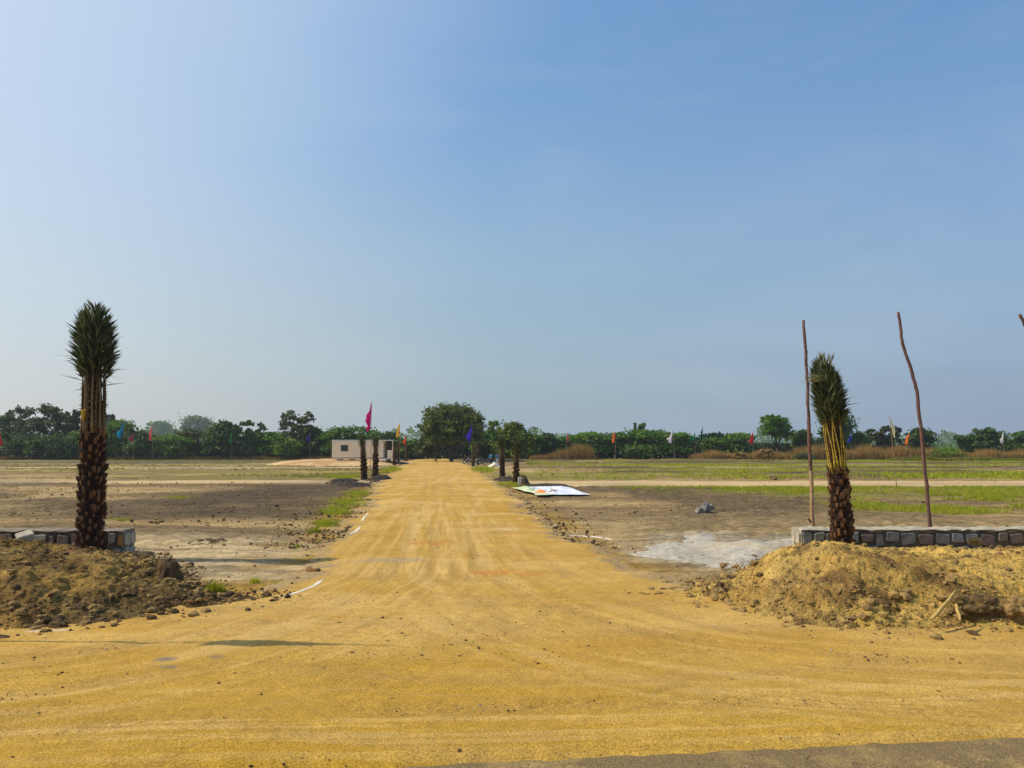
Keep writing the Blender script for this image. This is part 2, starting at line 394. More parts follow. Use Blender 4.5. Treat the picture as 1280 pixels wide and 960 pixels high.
# darker ploughed plot left of the road
tilled = tilled * (X < -4)
pl = sstep(-19, -13, X) * (1 - sstep(-4, -2, X)) * sstep(23, 27, Y) * (1 - sstep(46, 49, Y)) * (.55 + .5 * fbm(X * .4, Y * .4, 24, 4))
C = lerp(C, (.115, .078, .045), np.clip(pl * 1.2, 0, 1) * .9)
# pale grey trodden ground in front, left and right
pg = (1 - sstep(18.5, 22, Y + 2 * fbm(X * .5, Y * .5, 25, 3))) * (X < 2)
C = lerp(C, (.66, .49, .27), pg * .8)
pr = (1 - sstep(20, 30, Y)) * (X > 2)
C = lerp(C, (.44, .31, .145), pr * .7)
# far plots: purple-grey soil with olive
fl = sstep(90, 100, Y) * (X < -8); C = lerp(C, (.16, .115, .09), fl * sstep(.4, .5, fbm(X * .02, Y * .15, 26, 3)))
og = sstep(53, 56, Y) * sstep(.36, .54, fbm(X * .05, Y * .12, 27, 4)) * (Y < 160); C = lerp(C, (.28, .26, .04), og * (.4 + .3 * (X > 0)))
og = sstep(24, 30, Y) * (1 - sstep(44, 46, Y)) * sstep(6, 13, X) * sstep(.42, .55, fbm(X * .22, Y * .4, 202, 4)); C = lerp(C, (.28, .26, .04), og * .6)
C = lerp(C, (.045, .035, .028), far * ridge * .7)
# stone dust thinning out round the spread patch
GPX = [tuple(G(*p)[:2]) for p in [(806, 684), (830, 673), (862, 669), (905, 671), (922, 679), (985, 673), (1040, 672), (1000, 700), (930, 712), (888, 705), (850, 699), (812, 693)]]
sub = (Y > 10) & (Y < 26) & (X > 0) & (X < 12); gd = np.full(X.shape, 9.0); dd_, _ = dist_poly(GPX + [GPX[0]], X[sub], Y[sub]); gd[sub] = dd_
C = lerp(C, (.54, .47, .37), (1 - sstep(0, 1.1, gd + 1.6 * (fbm(X * 1.6, Y * 1.6, 29, 5) - .5))) * .4)
# sand blown off the road
dust = (1 - sstep(0, 1.6, out + 2.4 * (fbm(X * 1.3, Y * 1.1, 28, 5) - .5)))
C = lerp(C, (.48, .285, .055), dust)
near = 1 - sstep(12.5, 13.5, Y); C = lerp(C, (.48, .285, .055), near * (asph_d(X, Y) > 0))
me = mesh_np('ground', np.stack([X, Y, Z], -1).reshape(-1, 3), grid_faces(nr, nc), [M['field']], True, col=C.reshape(-1, 3))
tag(link('ground', me), kind='structure')

# ---- asphalt
t_ = (A1 - A0).normalized(); n_ = Vector((-t_.y, t_.x, 0)); pts = []
xs = np.linspace(-40, 45, 60); base = []
for s in xs:
    p = A0 + t_ * float(s)
    base += [(p.x + n_.x * .5, p.y + n_.y * .5, .012), (p.x, p.y, .014), (p.x - n_.x * .4, p.y - n_.y * .4, .03), (p.x - n_.x * 9, p.y - n_.y * 9, .05)]
me = mesh_np('asphalt_road', base, grid_faces(60, 4)[:, ::-1], [M['asphalt']], True); tag(link('asphalt_road', me), kind='structure')

# ---- sand road with its flared mouth
nr, nc = 820, 560
v = np.linspace(0, 1, nr); ys = 4.0 * (152 / 4.0) ** v
Y = np.repeat(ys[:, None], nc, 1); L_, R_ = road_edges(Y); mg = .9
u = np.linspace(0, 1, nc)[None, :]; X = (L_ - mg) * (1 - u) + (R_ + mg) * u
din = np.minimum(X - L_, R_ - X)
din = din + ((fbm(X * 1.1, Y * .8, 161, 5) - .5) * 1.3 + (fbm(X * 5, Y * 4, 162, 3) - .5) * .35) * sstep(10, 14, Y)
def smooth_poly(px):
    w = [G(*p) for p in px]; o = []
    for i in range(len(w) - 1):
        p0 = w[max(i - 1, 0)]; p1 = w[i]; p2 = w[i + 1]; p3 = w[min(i + 2, len(w) - 1)]
        for k in range(6):
            t = k / 6; q = .5 * ((2 * p1) + (p2 - p0) * t + (2 * p0 - 5 * p1 + 4 * p2 - p3) * t * t + (3 * p1 - p0 - 3 * p2 + p3) * t ** 3)
            o.append((q.x, q.y))
    o.append((w[-1].x, w[-1].y)); return o
tracks = [([(545, 600), (548, 660), (540, 720), (480, 780), (330, 830), (0, 880), (-200, 905)], .16, 1),
          ([(535, 600), (520, 660), (490, 720), (420, 765), (250, 800), (0, 835), (-200, 860)], .16, 1),
          ([(560, 600), (580, 660), (620, 720), (720, 770), (900, 810), (1280, 840), (1500, 850)], .16, 1),
          ([(575, 600), (610, 650), (680, 700), (790, 755), (960, 800), (1280, 812), (1500, 815)], .16, 1),
          ([(520, 620), (545, 680), (600, 740), (640, 790), (700, 830), (900, 880), (1280, 905)], .14, .7),
          ([(-100, 940), (200, 915), (500, 900), (800, 890), (1280, 880), (1450, 876)], .15, .8),
          ([(-100, 905), (200, 890), (420, 850), (560, 790), (600, 730), (590, 640)], .14, .8),
          ([(800, 880), (960, 850), (1110, 835), (1280, 832)], .10, 1),
          ([(700, 760), (640, 800), (440, 870), (100, 925)], .12, .8)]
Zt = np.zeros(X.shape); trk = np.zeros(X.shape)
nearm = Y[:, 0] < 60; k_ = int(nearm.sum())
Xn, Yn = X[:k_], Y[:k_]
for P, w, a in tracks:
    d, s_ = dist_poly(smooth_poly(P), Xn, Yn); d = d + .10 * (fbm(Xn * .7, Yn * .7, 77, 2) - .5)
    core = np.exp(-(d / w) ** 2); rim = np.exp(-((d - w * 1.7) / (w * .5)) ** 2)
    brk = sstep(.3, .6, fbm(Xn * .5, Yn * .5, 41, 3))
    Zt[:k_] += a * brk * (-.011 * core + .007 * rim + .004 * core * np.sin(s_ * 2 * math.pi / .11)); trk[:k_] = np.maximum(trk[:k_], a * brk * core)
# a row of slanting tread prints
for i in range(9):
    c = G(672 + i * 19, 891 - i * 2.1); dx = X - c.x; dy = Y - c.y; r_ = math.radians(38)
    a_ = dx * math.cos(r_) + dy * math.sin(r_); b_ = -dx * math.sin(r_) + dy * math.cos(r_)
    g_ = np.exp(-(a_ / .11) ** 4 - (b_ / .022) ** 2); Zt -= .022 * g_
Z = .035 * sstep(-.5, .5, din) + .02 * np.clip(din / 4, 0, 1) * sstep(14, 30, Y) + Zt - .05 * (1 - sstep(-.7, -.1, din))
Z += (fbm(X * .35, Y * .35, 51, 3) - .5) * .04 + (fbm(X * 2.2, Y * 2.2, 52, 4) - .5) * .007 + (fbm(X * 9, Y * 9, 53, 3) - .5) * .006 + lumps(X * 7, Y * 7, 54) * .006 * sstep(.5, .7, fbm(X, Y, 55, 2))
ad = .22 + asph_d(X, Y) + (fbm(X * 1.5, Y * 1.5, 56, 4) - .5) * .16 + (fbm(X * 7, Y * 7, 57, 4) - .5) * .10
Z = Z + .03 - .11 * (1 - sstep(-.12, .45, ad))
C = np.zeros(Y.shape + (3,)) + np.array((.505, .30, .062))
C = lerp(C, (.64, .41, .14), sstep(.42, .62, fbm(X * .25, Y * .55, 61, 4)) * .45)
C = lerp(C, (.43, .225, .025), sstep(.5, .7, fbm(X * .45 + 7, Y * .9, 62, 5)) * .55)
C = lerp(C, (.445, .255, .024), (1 - sstep(5.0, 10.5, Y)) * .8)
C = lerp(C, (.40, .255, .10), trk * .35)
streak = fbm(X * .22 + Y * .05, Y * 3.6 + fbm(X * .3, Y * .3, 63, 2) * 4, 64, 4); C = lerp(C, (.38, .235, .085), sstep(.56, .70, streak) * .3 * (1 - sstep(14, 20, Y)))
C = lerp(C, (.68, .47, .20), sstep(.5, .70, fbm(X * 3.0, Y * .28, 65, 4)) * .3 * sstep(14, 22, Y))
# swept wheel streaks that follow the turns out of the road mouth
for P, wd, sd in [([(548, 600), (556, 680), (600, 740), (700, 790), (900, 835), (1280, 862), (1500, 868)], 1.7, 170), ([(540, 600), (515, 680), (450, 745), (330, 800), (120, 850), (-250, 890)], 1.7, 171), ([(-300, 930), (200, 912), (640, 905), (1280, 885), (1600, 880)], .9, 172)]:
    SP = smooth_poly(P); d, s_ = dist_poly(SP, Xn, Yn); e2, _ = dist_poly([(x + .01, y + 3.0) for x, y in SP], Xn, Yn); a_ = np.where(e2 < np.hypot(d, 3.0), d, -d)
    f = fbm(a_ * 8, s_ * .2, sd, 4, .65); g2 = np.exp(-(d / wd) ** 2) * sstep(60, 20, Yn) if False else np.exp(-(d / wd) ** 2) * (1 - sstep(22, 40, Yn))
    C[:k_] = lerp(C[:k_], (.60, .39, .13), sstep(.52, .66, f) * g2 * .6); C[:k_] = lerp(C[:k_], (.40, .235, .05), sstep(.52, .38, f) * 0 + (1 - sstep(.34, .48, f)) * g2 * .4)
    Z[:k_] += (f - .5) * .012 * g2
for (px, py, rx, ry, c, s_) in [(545, 682, 38, 3.0, (.52, .24, .05), .75), (625, 720, 34, 4, (.50, .22, .045), .8), (660, 722, 20, 3, (.50, .22, .045), .6), (541, 707, 10, 3, (.52, .25, .06), .5),
                                (1130, 870, 60, 6, (.55, .35, .08), .5), (640, 850, 90, 9, (.52, .32, .09), .4), (205, 832, 18, 4, (.19, .16, .12), .8), (270, 829, 14, 4, (.2, .16, .12), .7),
                                (480, 705, 60, 3, (.3, .25, .19), .5), (210, 842, 14, 2, (.2, .17, .13), .6), (640, 664, 25, 3, (.72, .56, .34), .25), (350, 735, 30, 5, (.3, .25, .18), .0)]:
    a = G(px, py); b = G(px + rx, py); e = G(px, py + ry); q = np.hypot((X - a.x) / (b.x - a.x), (Y - a.y) / abs(a.y - e.y)) + (fbm(X * 3, Y * 3, 66, 4) - .5) * 1.4
    C = lerp(C, c, (1 - sstep(.5, 1.2, q)) * s_)
C = lerp(C, (.30, .22, .13), (1 - sstep(-.25, .25, din + (fbm(X * 2, Y * 2, 67, 4) - .5) * .8)) * .7 * (Y > 12))
# brown damp soil at the foot of the heaps
me = mesh_np('dirt_road', np.stack([X, Y, Z], -1).reshape(-1, 3), grid_faces(nr, nc), [M['sand']], True, col=C.reshape(-1, 3))
tag(link('dirt_road', me), kind='structure')

# ---- cross tracks
for sd, a, b in TR:
    nr, nc = 26, 260
    if sd == 'l': e = float(np.interp(b, LY, LX)) - .3; xs = np.linspace(-90, e, nc)
    else: e = float(np.interp(a, RY, RX)) + .3; xs = np.linspace(e, 110, nc)
    v = np.linspace(0, 1, nr)[:, None]; xs = xs[None, :] + v * 0
    lo = a + (fbm(xs * .2, xs * 0 + a, 71, 4) - .5) * 2.6; hi = b + (fbm(xs * .2, xs * 0 + b, 72, 4) - .5) * 2.6
    Yt = lo + (hi - lo) * v; ed = np.minimum(v, 1 - v) * (b - a)
    Zt = .10 * sstep(0, .9, ed) - .07 + (fbm(xs * .8, Yt * .8, 73, 3) - .5) * .06
    C = np.zeros(Yt.shape + (3,)) + np.array((.56, .40, .20)); C = lerp(C, (.3, .22, .13), sstep(.5, .7, fbm(xs * .15, Yt * .6, 74, 4)) * .5 if sd == 'r' else sstep(.38, .6, fbm(xs * .15, Yt * .6, 74, 4)) * .9)
    me = mesh_np('dirt_track', np.stack([xs, Yt, Zt], -1).reshape(-1, 3), grid_faces(nr, nc), [M['sand']], True, col=C.reshape(-1, 3))
    tag(link('dirt_track', me), kind='structure')

# ---- soil heaps beside the road mouth
def poly_dist(P, X, Y):
    d, _ = dist_poly(list(P) + [P[0]], X, Y); ins = np.zeros(X.shape, bool)
    for (ax, ay), (bx, by) in zip(P, list(P[1:]) + [P[0]]):
        c = ((ay > Y) != (by > Y)) & (X < (bx - ax) * (Y - ay) / (by - ay + 1e-9) + ax); ins ^= c
    return np.where(ins, d, -d)
HP = {'l': [(-3.3, 11.45), (-3.7, 10.85), (-4.3, 10.25), (-4.9, 9.7), (-5.7, 9.35), (-6.8, 9.15), (-9, 9.0), (-13, 9.2), (-13, 16.25), (-7.6, 16.2), (-6.9, 15.2), (-6.0, 14.2), (-5.2, 13.0), (-4.4, 12.1)],
      'r': [(1.95, 11.7), (2.6, 11.15), (2.75, 10.7), (3.0, 10.1), (3.4, 9.5), (4.3, 9.2), (6.3, 9.25), (9, 9.2), (13, 9.3), (13, 16.7), (6.3, 16.7), (5.6, 16.0), (4.6, 14.8), (3.7, 13.4), (2.9, 12.5)]}
def heap_z(k, X, Y):
    d = poly_dist(HP[k], X, Y) + (fbm(X * 1.2, Y * 1.2, 81, 4) - .5) * .55
    if k == 'l':
        H = .36 + .12 * sstep(-6.5, -9.5, X) - .22 * sstep(-5.6, -4.4, X) ; H = H * (1 - .75 * sstep(13.8, 15.8, Y)); wd = 1.9
        H = H + .22 * np.exp(-((X + 6.5) ** 2 / .5 + (Y - 13.6) ** 2 / .6)) - .14 * np.exp(-((X + 6.0) ** 2 / .5 + (Y - 11.9) ** 2 / .4))
    else:
        H = .58 - .24 * sstep(5.2, 7.0, X) - .35 * sstep(3.6, 2.2, X); H = H * (1 - .62 * sstep(12.5, 16.2, Y)); wd = 1.7
        H = H - .12 * np.exp(-((X - 5.9) ** 2 / .3 + (Y - 10.8) ** 2 / .25)) + .10 * np.exp(-((X - 4.9) ** 2 / .4 + (Y - 12.0) ** 2 / .5)) + .26 * np.exp(-((X - 7.0) ** 2 / .25 + (Y - 16.0) ** 2 / .2))
    p = sstep(0, wd, d); z = H * p
    w = sstep(0, .4, d)
    z = z + w * ((fbm(X * 1.5, Y * 1.5, 82, 5, .55) - .5) * (.24 if k == 'l' else .20) + lumps(X * 2.2 + fbm(X * 3, Y * 3, 1) * .5, Y * 2.2, 83) * (.10 if k == 'l' else .075) * sstep(.42, .6, fbm(X * .8, Y * .8, 84, 2)) + lumps(X * 6 + 1.2 * fbm(X * 5, Y * 5, 2), Y * 6, 85) * (.05 if k == 'l' else .04) * sstep(.35, .6, fbm(X * 1.7, Y * 1.7, 89, 3)) + lumps(X * 13, Y * 13, 86) * .018 + (fbm(X * 10, Y * 10, 87, 3) - .5) * .04)
    return z - .06 * (1 - sstep(-.1, .15, d)), d
for k, (x0, x1) in {'l': (-13, -3.0), 'r': (1.7, 13)}.items():
    xs = np.arange(x0, x1, .034); ys = np.arange(8.8, 16.8, .034); X, Y = np.meshgrid(xs, ys)
    Z, d = heap_z(k, X, Y)
    a, b = ((.35, .21, .055), (.17, .098, .03)) if k == 'l' else ((.56, .36, .09), (.39, .235, .06))
    C = np.zeros(Y.shape + (3,)) + np.array(a); n1 = fbm(X * .9, Y * .9, 91, 5); C = lerp(C, b, sstep(.44, .62, n1) * .85)
    C = lerp(C, (.56, .38, .12), sstep(.52, .66, fbm(X * 1.3 + 5, Y * 1.3, 92, 4)) * (.6 if k == 'r' else .4))
    C = lerp(C, (.13, .07, .03), sstep(.55, .7, fbm(X * 2.1, Y * 2.1, 93, 5)) * .7)
    if k == 'r':
        for cx, cy, r1, r2 in ((4.15, 10.4, .9, .6), (5.6, 13.6, 1.2, .9), (4.9, 11.2, .5, .5)):
            q = np.hypot((X - cx) / r1, (Y - cy) / r2) + (fbm(X * 2, Y * 2, 94, 4) - .5) * 1.3; C = lerp(C, (.17, .085, .035), (1 - sstep(.6, 1.2, q)) * .38)
    else: C = lerp(C, (.10, .065, .03), sstep(-6.0, -5.2, X) * .5)
    F = grid_faces(len(ys), len(xs)); keep = (d.reshape(-1)[F] > -.2).any(1); F = F[keep]
    used = np.unique(F); mp = np.zeros(X.size, np.int64); mp[used] = np.arange(len(used))
    V = np.stack([X, Y, Z], -1).reshape(-1, 3)[used] + np.array([0, 0, .03])
    me = mesh_np('soil_heap', V, mp[F], [M['heap']], False, col=C.reshape(-1, 3)[used])
    o = link('soil_heap', me)
    tag(o, 'dark brown lumpy soil heap round the tall palm left of the road mouth' if k == 'l' else 'yellow brown loose soil heap in front of the right stone wall', 'soil heap', 'soil heaps beside the road mouth')

# ---- clods
M['clod_pale'] = simple('yellow_clod_earth', (.46, .30, .09), (.26, .15, .045), 7, .95, .8, .04)
def clod_data(r, sub=2, seed=0, amp=.35, sq=.75):
    bm = bmesh.new(); bmesh.ops.create_icosphere(bm, subdivisions=sub, radius=1)
    from mathutils import noise as mn
    for vv in bm.verts:
        n = mn.noise(vv.co * 1.3 + Vector((seed * 3.1, 0, 0))) * amp + mn.noise(vv.co * 3.1 + Vector((0, seed * 1.7, 0))) * amp * .5 + (mn.noise(vv.co * 7 + Vector((0, seed, 3))) * amp * .25 if sub > 2 else 0)
        vv.co = vv.co * (1 + n); vv.co.z *= sq
    V = np.array([v.co[:] for v in bm.verts]) * r; F = np.array([[l.index for l in f.verts] for f in bm.faces]); bm.free(); return V, F
protos = [clod_data(1, 1, s, .5, .7) for s in range(8)]
def rotz(V, a):
    c, s = np.cos(a), np.sin(a); return np.stack([V[:, 0] * c - V[:, 1] * s, V[:, 0] * s + V[:, 1] * c, V[:, 2]], -1)
def crumbs(name, P, R, mats, label, smooth=False, weights=None):
    Vs, Fs, mi = [], [], []; b = 0
    for (p, r) in zip(P, R):
        V, F = protos[random.randrange(8)]; V = rotz(V * np.array([1, random.uniform(.7, 1.1), random.uniform(.7, 1.1)]), random.uniform(0, 6.28)) * r + p
        Vs.append(V); Fs.append(F + b); b += len(V); k = random.choices(range(len(mats)), weights)[0]; mi.append(np.full(len(F), k))
    o = link(name, mesh_np(name, np.concatenate(Vs), np.concatenate(Fs), mats, smooth, mi=np.concatenate(mi))); tag(o, label, None, None, 'stuff'); return o
for k, n, mats, w in (('l', 6500, [M['clod'], M['clod_dark'], M['clod_red']], (5, 4, 1)), ('r', 6500, [M['clod'], M['clod_dark'], M['clod_pale']], (6, 1, 4))):
    P, R = [], []; xs = [p[0] for p in HP[k]]
    cx = rng.uniform(min(xs) - .5, max(xs) + .5, 60000); cy = rng.uniform(8.7, 16.3, 60000); z, d = heap_z(k, cx, cy)
    for x, y, zz, dd in zip(cx, cy, z, d):
        if len(P) >= n: break
        if dd < -.35 or (dd > 1.0 and random.random() < .72) or abs(x) > .72 * y + .6: continue
        edge = math.exp(-((dd - .25) / .35) ** 2); r = .009 * random.random() ** -.42 * (1 + .8 * edge * random.random()); r = min(r, .075)
        if dd < 0 and random.random() < .5: continue
        P.append((x, y, max(zz, .02) + .03 + r * .25)); R.append(r)
    crumbs('soil_crumbs', P, R, mats, 'loose crumbs of earth over the ' + ('left' if k == 'l' else 'right') + ' soil heap', weights=w)
# pebbles and crumbs strewn on the sand
P, R = [], []
for i in range(14000):
    y = 5.3 * (30 / 5.3) ** random.random(); x = random.uniform(-.7, .7) * y
    l, r = road_edges(np.array([y])); 
    if asph_d(x, y) < .3 and random.random() < .8: continue
    P.append((x, y, .055)); R.append(min(.02, .0040 * random.random() ** -.34) * (1 + y / 40))
crumbs('pebbles', P, R, [M['clod'], M['clod_dark'], M['stone_pale']], 'small pebbles and crumbs strewn over the sandy road', weights=(5, 4, 1))
from mathutils.bvhtree import BVHTree
dg_ = bpy.context.evaluated_depsgraph_get()
BV = [BVHTree.FromPolygons([v.co for v in o.data.vertices], [p.vertices for p in o.data.polygons]) for o in COL.objects if o.name.startswith(('dirt_road', 'ground', 'soil_heap'))]
def surf(x, y):
    z = -9
    for b in BV:
        h = b.ray_cast(Vector((x, y, 50)), Vector((0, 0, -1)))
        if h[0] is not None: z = max(z, h[0].z)
    return z
# ---------------------------------------------------------------- single big clods, blocks and stones
M['clod_block'] = simple('damp_block_earth', (.24, .155, .055), (.08, .05, .022), 9, .95, .9, .05)
def big_clod(px, py, d, w, h, dp, mat, label, seed, z=None, name='earth_clod', cat='earth clod', group=None, rz=0, rx=0, amp=.38, sub=3):
    p = at(px, py, d); V, F = clod_data(1, sub, seed, amp, 1.0)
    V = V / np.abs(V).max(0) * np.array([w / 2, dp / 2, h / 2])
    o = link(name, mesh_np(name, V, F, [mat], False)); o.location = p; o.rotation_euler = (rx, 0, rz); tag(o, label, cat, group); return o
big_clod(88, 702, 13.2, .66, .36, .5, M['clod_red'], 'wide reddish boulder-like clod at the foot of the tall left palm', 11, rz=.2)
big_clod(124, 704, 13.5, .36, .24, .3, M['clod'], 'yellowish clod just right of the reddish one below the tall palm', 12)
big_clod(212, 722, 12.3, .42, .62, .4, M['clod_dark'], 'upright dark clod at the right end of the left heap', 13, rz=.4)
big_clod(164, 701, 14.6, .3, .2, .3, M['clod'], 'rounded clod under the end of the left wall', 14)
big_clod(28, 776, 9.75, .34, .2, .3, M['clod'], 'light brown clod in the front edge of the left heap', 15, group='clods along the front of the left heap')
big_clod(72, 781, 9.55, .26, .15, .2, M['clod_dark'], 'dark flat clod in the front edge of the left heap below the palm', 16, group='clods along the front of the left heap')
big_clod(120, 762, 10.1, .22, .15, .2, M['clod'], 'knobbly clod in the front slope of the left heap, right of the flat dark one', 17, group='clods along the front of the left heap')
big_clod(2, 799, 9.0, .2, .1, .16, M['clod_dark'], 'small dark clod lying on the sand at the left frame edge', 18)
big_clod(333, 744, 11.5, .16, .1, .14, M['clod_dark'], 'small brown clod at the very tip of the left heap by the white arc', 19)
big_clod(1222, 759, 9.75, .62, .38, .5, M['clod_block'], 'big dark block of earth in the front of the right heap', 21, rz=.1, sub=4, amp=.55)
big_clod(1268, 763, 9.65, .46, .40, .4, M['clod'], 'yellow block of earth at the right frame edge', 22, rz=-.3, sub=4, amp=.5)
big_clod(1021, 725, 10.9, .40, .22, .35, M['clod_dark'], 'dark pointed clod half way up the right heap', 23, rz=.5)
big_clod(1219, 677, 15.7, .32, .2, .28, M['clod'], 'rounded clod leaning at the foot of the right wall', 24)
big_clod(898, 741, 11.2, .2, .18, .18, M['clod'], 'yellow clod at the left toe of the right heap', 25)
big_clod(900, 732, 11.4, .14, .13, .14, M['clod_dark'], 'small dark clod just above the yellow one at the left toe of the right heap', 26)
for i, (x, y, s, lb) in enumerate([(787, 743, .10, 'small dark clod alone on the sand, farthest left of the right heap'), (829, 738, .13, 'dark clod on the sand second from the toe of the right heap'), (813, 741, .06, 'tiny clod on the sand between two bigger dark ones')]):
    g = G(x, y, .05); big_clod(x, y, g.y, s, s * .6, s, M['clod_dark'], lb, 30 + i, sub=2, group='dark clods strewn left of the right heap')
big_clod(600, 883, G(600, 883, .05).y, .05, .035, .045, M['stone'], 'small grey stone on the sand in the middle foreground', 36, name='stone', cat='stone', sub=2)
big_clod(967, 598, 54, .55, .42, .5, M['clod'], 'pale yellow boulder beside the far right dirt track', 37, name='boulder', cat='boulder', sub=2)
b = MB(); b.box((0, 0, 0), (.42, .2, .05), 0, jit=.01); o = b.build('white_slab', M['lime']); o.location = at(963.5, 594, 54); tag(o, 'small white slab lying beside the pale boulder near the right track', 'slab')
def block(px, py, d, dim, rot, mat, label, name='stone_block', cat='stone block', group=None):
    b = MB(); b.box((0, 0, 0), dim, 0, jit=min(dim) * .1); me = b.mesh(name, mat)
    bm = bmesh.new(); bm.from_mesh(me); bmesh.ops.bevel(bm, geom=bm.edges[:], offset=min(dim) * .08, segments=1, affect='EDGES'); bm.to_mesh(me); bm.free()
    o = link(name, me); o.location = at(px, py, d); o.rotation_euler = rot; tag(o, label, cat, group); return o
block(32, 675, 14.6, (.27, .26, .24), (.35, -.25, .6), M['stone_pale'], 'pale cut stone tilted on the left heap beside the wall')
block(875, 639, 26, (.26, .2, .2), (.2, .5, .4), M['stone'], 'low grey stone at the left of the rubble group in the field', group='grey stones dumped in the right field')
block(881, 634, 26.2, (.2, .2, .34), (.3, .5, 1.2), M['stone'], 'upright grey stone in the middle of the rubble group', group='grey stones dumped in the right field')
block(886, 635, 26.3, (.3, .2, .16), (.1, -.5, .2), M['stone'], 'right grey stone of the rubble group leaning down', group='grey stones dumped in the right field')

# sticks on the right heap
def stick(p0, p1, r, mat, label, name='stick', cat='stick'):
    b = MB(); n = 6; d = (p1 - p0); pts = [p0 + d * (i / n) + Vector((math.sin(i * 1.9) * r * .35, 0, math.cos(i * 1.3) * r * .25)) for i in range(n + 1)]
    b.tube(pts, [r * (1.15 - .5 * abs(i / n - .3)) for i in range(n + 1)], 7); o = b.build(name, mat, smooth=True); tag(o, label, cat); return o
M['barkless'] = simple('barkless_wood', (.56, .39, .12), (.36, .23, .07), 20, .8, .4, .01)
stick(at(1165, 774, 9.25), at(1195, 739, 9.75), .021, M['barkless'], 'long peeled stick leaning on the front of the right heap')
stick(at(1195, 756, 9.4), at(1201, 776, 9.2), .017, M['barkless'], 'short peeled stick standing right of the long one on the right heap')
o = stick(G(384, 713, .05), G(400, 714, .05), .05, M['clod_red'], 'dark reddish scrap of bark at the edge of the sand left of the road', 'bark_scrap', 'bark')
o.scale = (1, 1, 1)

# ---------------------------------------------------------------- gravel patch, lime marks
def patch(name, P, step, hfun, cfun, mat, label, kind='structure', keepd=-.1):
    xs = np.arange(min(p[0] for p in P) - .5, max(p[0] for p in P) + .5, step); ys = np.arange(min(p[1] for p in P) - .5, max(p[1] for p in P) + .5, step)
    X, Y = np.meshgrid(xs, ys); d = poly_dist(P, X, Y); d, Z = hfun(X, Y, d); C = cfun(X, Y)
    F = grid_faces(len(ys), len(xs)); F = F[(d.reshape(-1)[F] > keepd).any(1)]
    used = np.unique(F); mp = np.zeros(X.size, np.int64); mp[used] = np.arange(len(used))
    me = mesh_np(name, np.stack([X, Y, Z], -1).reshape(-1, 3)[used], mp[F], [mat], True, col=C.reshape(-1, 3)[used])
    return tag(link(name, me), label, None, None, kind)
GP = [G(*p)[:2] for p in [(806, 684), (830, 673), (862, 669), (905, 671), (922, 679), (985, 673), (1040, 672), (1000, 700), (930, 712), (888, 705), (850, 699), (812, 693)]]
def gh(X, Y, d):
    d = d + (fbm(X * .8, Y * .8, 101, 4) - .5) * .9 + (fbm(X * 4, Y * 4, 102, 3) - .5) * .3
    z = -.03 + .05 * sstep(-.2, .6, d) + .26 * sstep(.2, 1.5, d) * sstep(3.6, 5.5, X) + (fbm(X * 2.2, Y * 3, 103, 4) - .5) * .06 * (1 - sstep(.6, 1.4, d)) + (fbm(X * 6, Y * 6, 106, 3) - .5) * .02 + lumps(X * 8, Y * 8, 104) * .008
    return d, z + .02
patch('gravel_patch', GP, .05, gh, lambda X, Y: lerp(np.zeros(X.shape + (3,)) + np.array((.47, .42, .345)), (.54, .44, .29), sstep(.45, .62, fbm(X, Y, 105, 4)) * sstep(3.5, 5, X)), M['gravel'], 'pale grey stone dust spread on the ground left of the right wall')
def lime(pts, w, label, seed):
    P = smooth_poly(pts); Q = []
    for p, q in zip(P[:-1], P[1:]):
        m_ = max(1, int(math.dist(p, q) / .05))
        for k in range(m_): Q.append((p[0] + (q[0] - p[0]) * k / m_, p[1] + (q[1] - p[1]) * k / m_))
    n = len(Q); V = []
    for i, (x, y) in enumerate(Q):
        a = Vector(Q[max(i - 1, 0)]); c = Vector(Q[min(i + 1, n - 1)]); t = (c - a).normalized(); nn = Vector((-t.y, t.x))
        f = w * (.25 + 1.3 * float(fbm(np.array([i * .12]), np.array([seed * 3.3]), seed, 3)[0])) * min(1, (i + .5) / 8, (n - i - .5) / 8)
        for k in range(7):
            s = (k - 3) / 3; j = random.uniform(-.16, .16) * f; px_, py_ = x + nn.x * (f * s + j), y + nn.y * (f * s + j)
            V.append((px_, py_, surf(px_, py_) + (.007 if abs(s) < .9 else -.006) + random.uniform(-.006, .003)))
    me = mesh_np('lime_line', V, grid_faces(n, 7), [M['lime']], True); tag(link('lime_line', me), label, 'lime marking', 'white lime lines marking the road edge')
lime([(344, 752), (362, 748), (380, 742), (395, 735), (408, 726)], .06, 'curved white lime line at the left corner of the road mouth', 1)
lime([(30, 797), (60, 795), (95, 794)], .03, 'faint white lime line in front of the left heap', 2)
lime([(436, 671), (445, 666), (451, 660)], .06, 'short thick white lime streak on the left road edge', 3)
lime([(452, 655), (456, 648), (461, 642)], .04, 'thin white lime streak farther up the left road edge', 4)
lime([(706, 671), (728, 670), (750, 672), (768, 676)], .10, 'white lime line at the right corner where the road widens', 5)

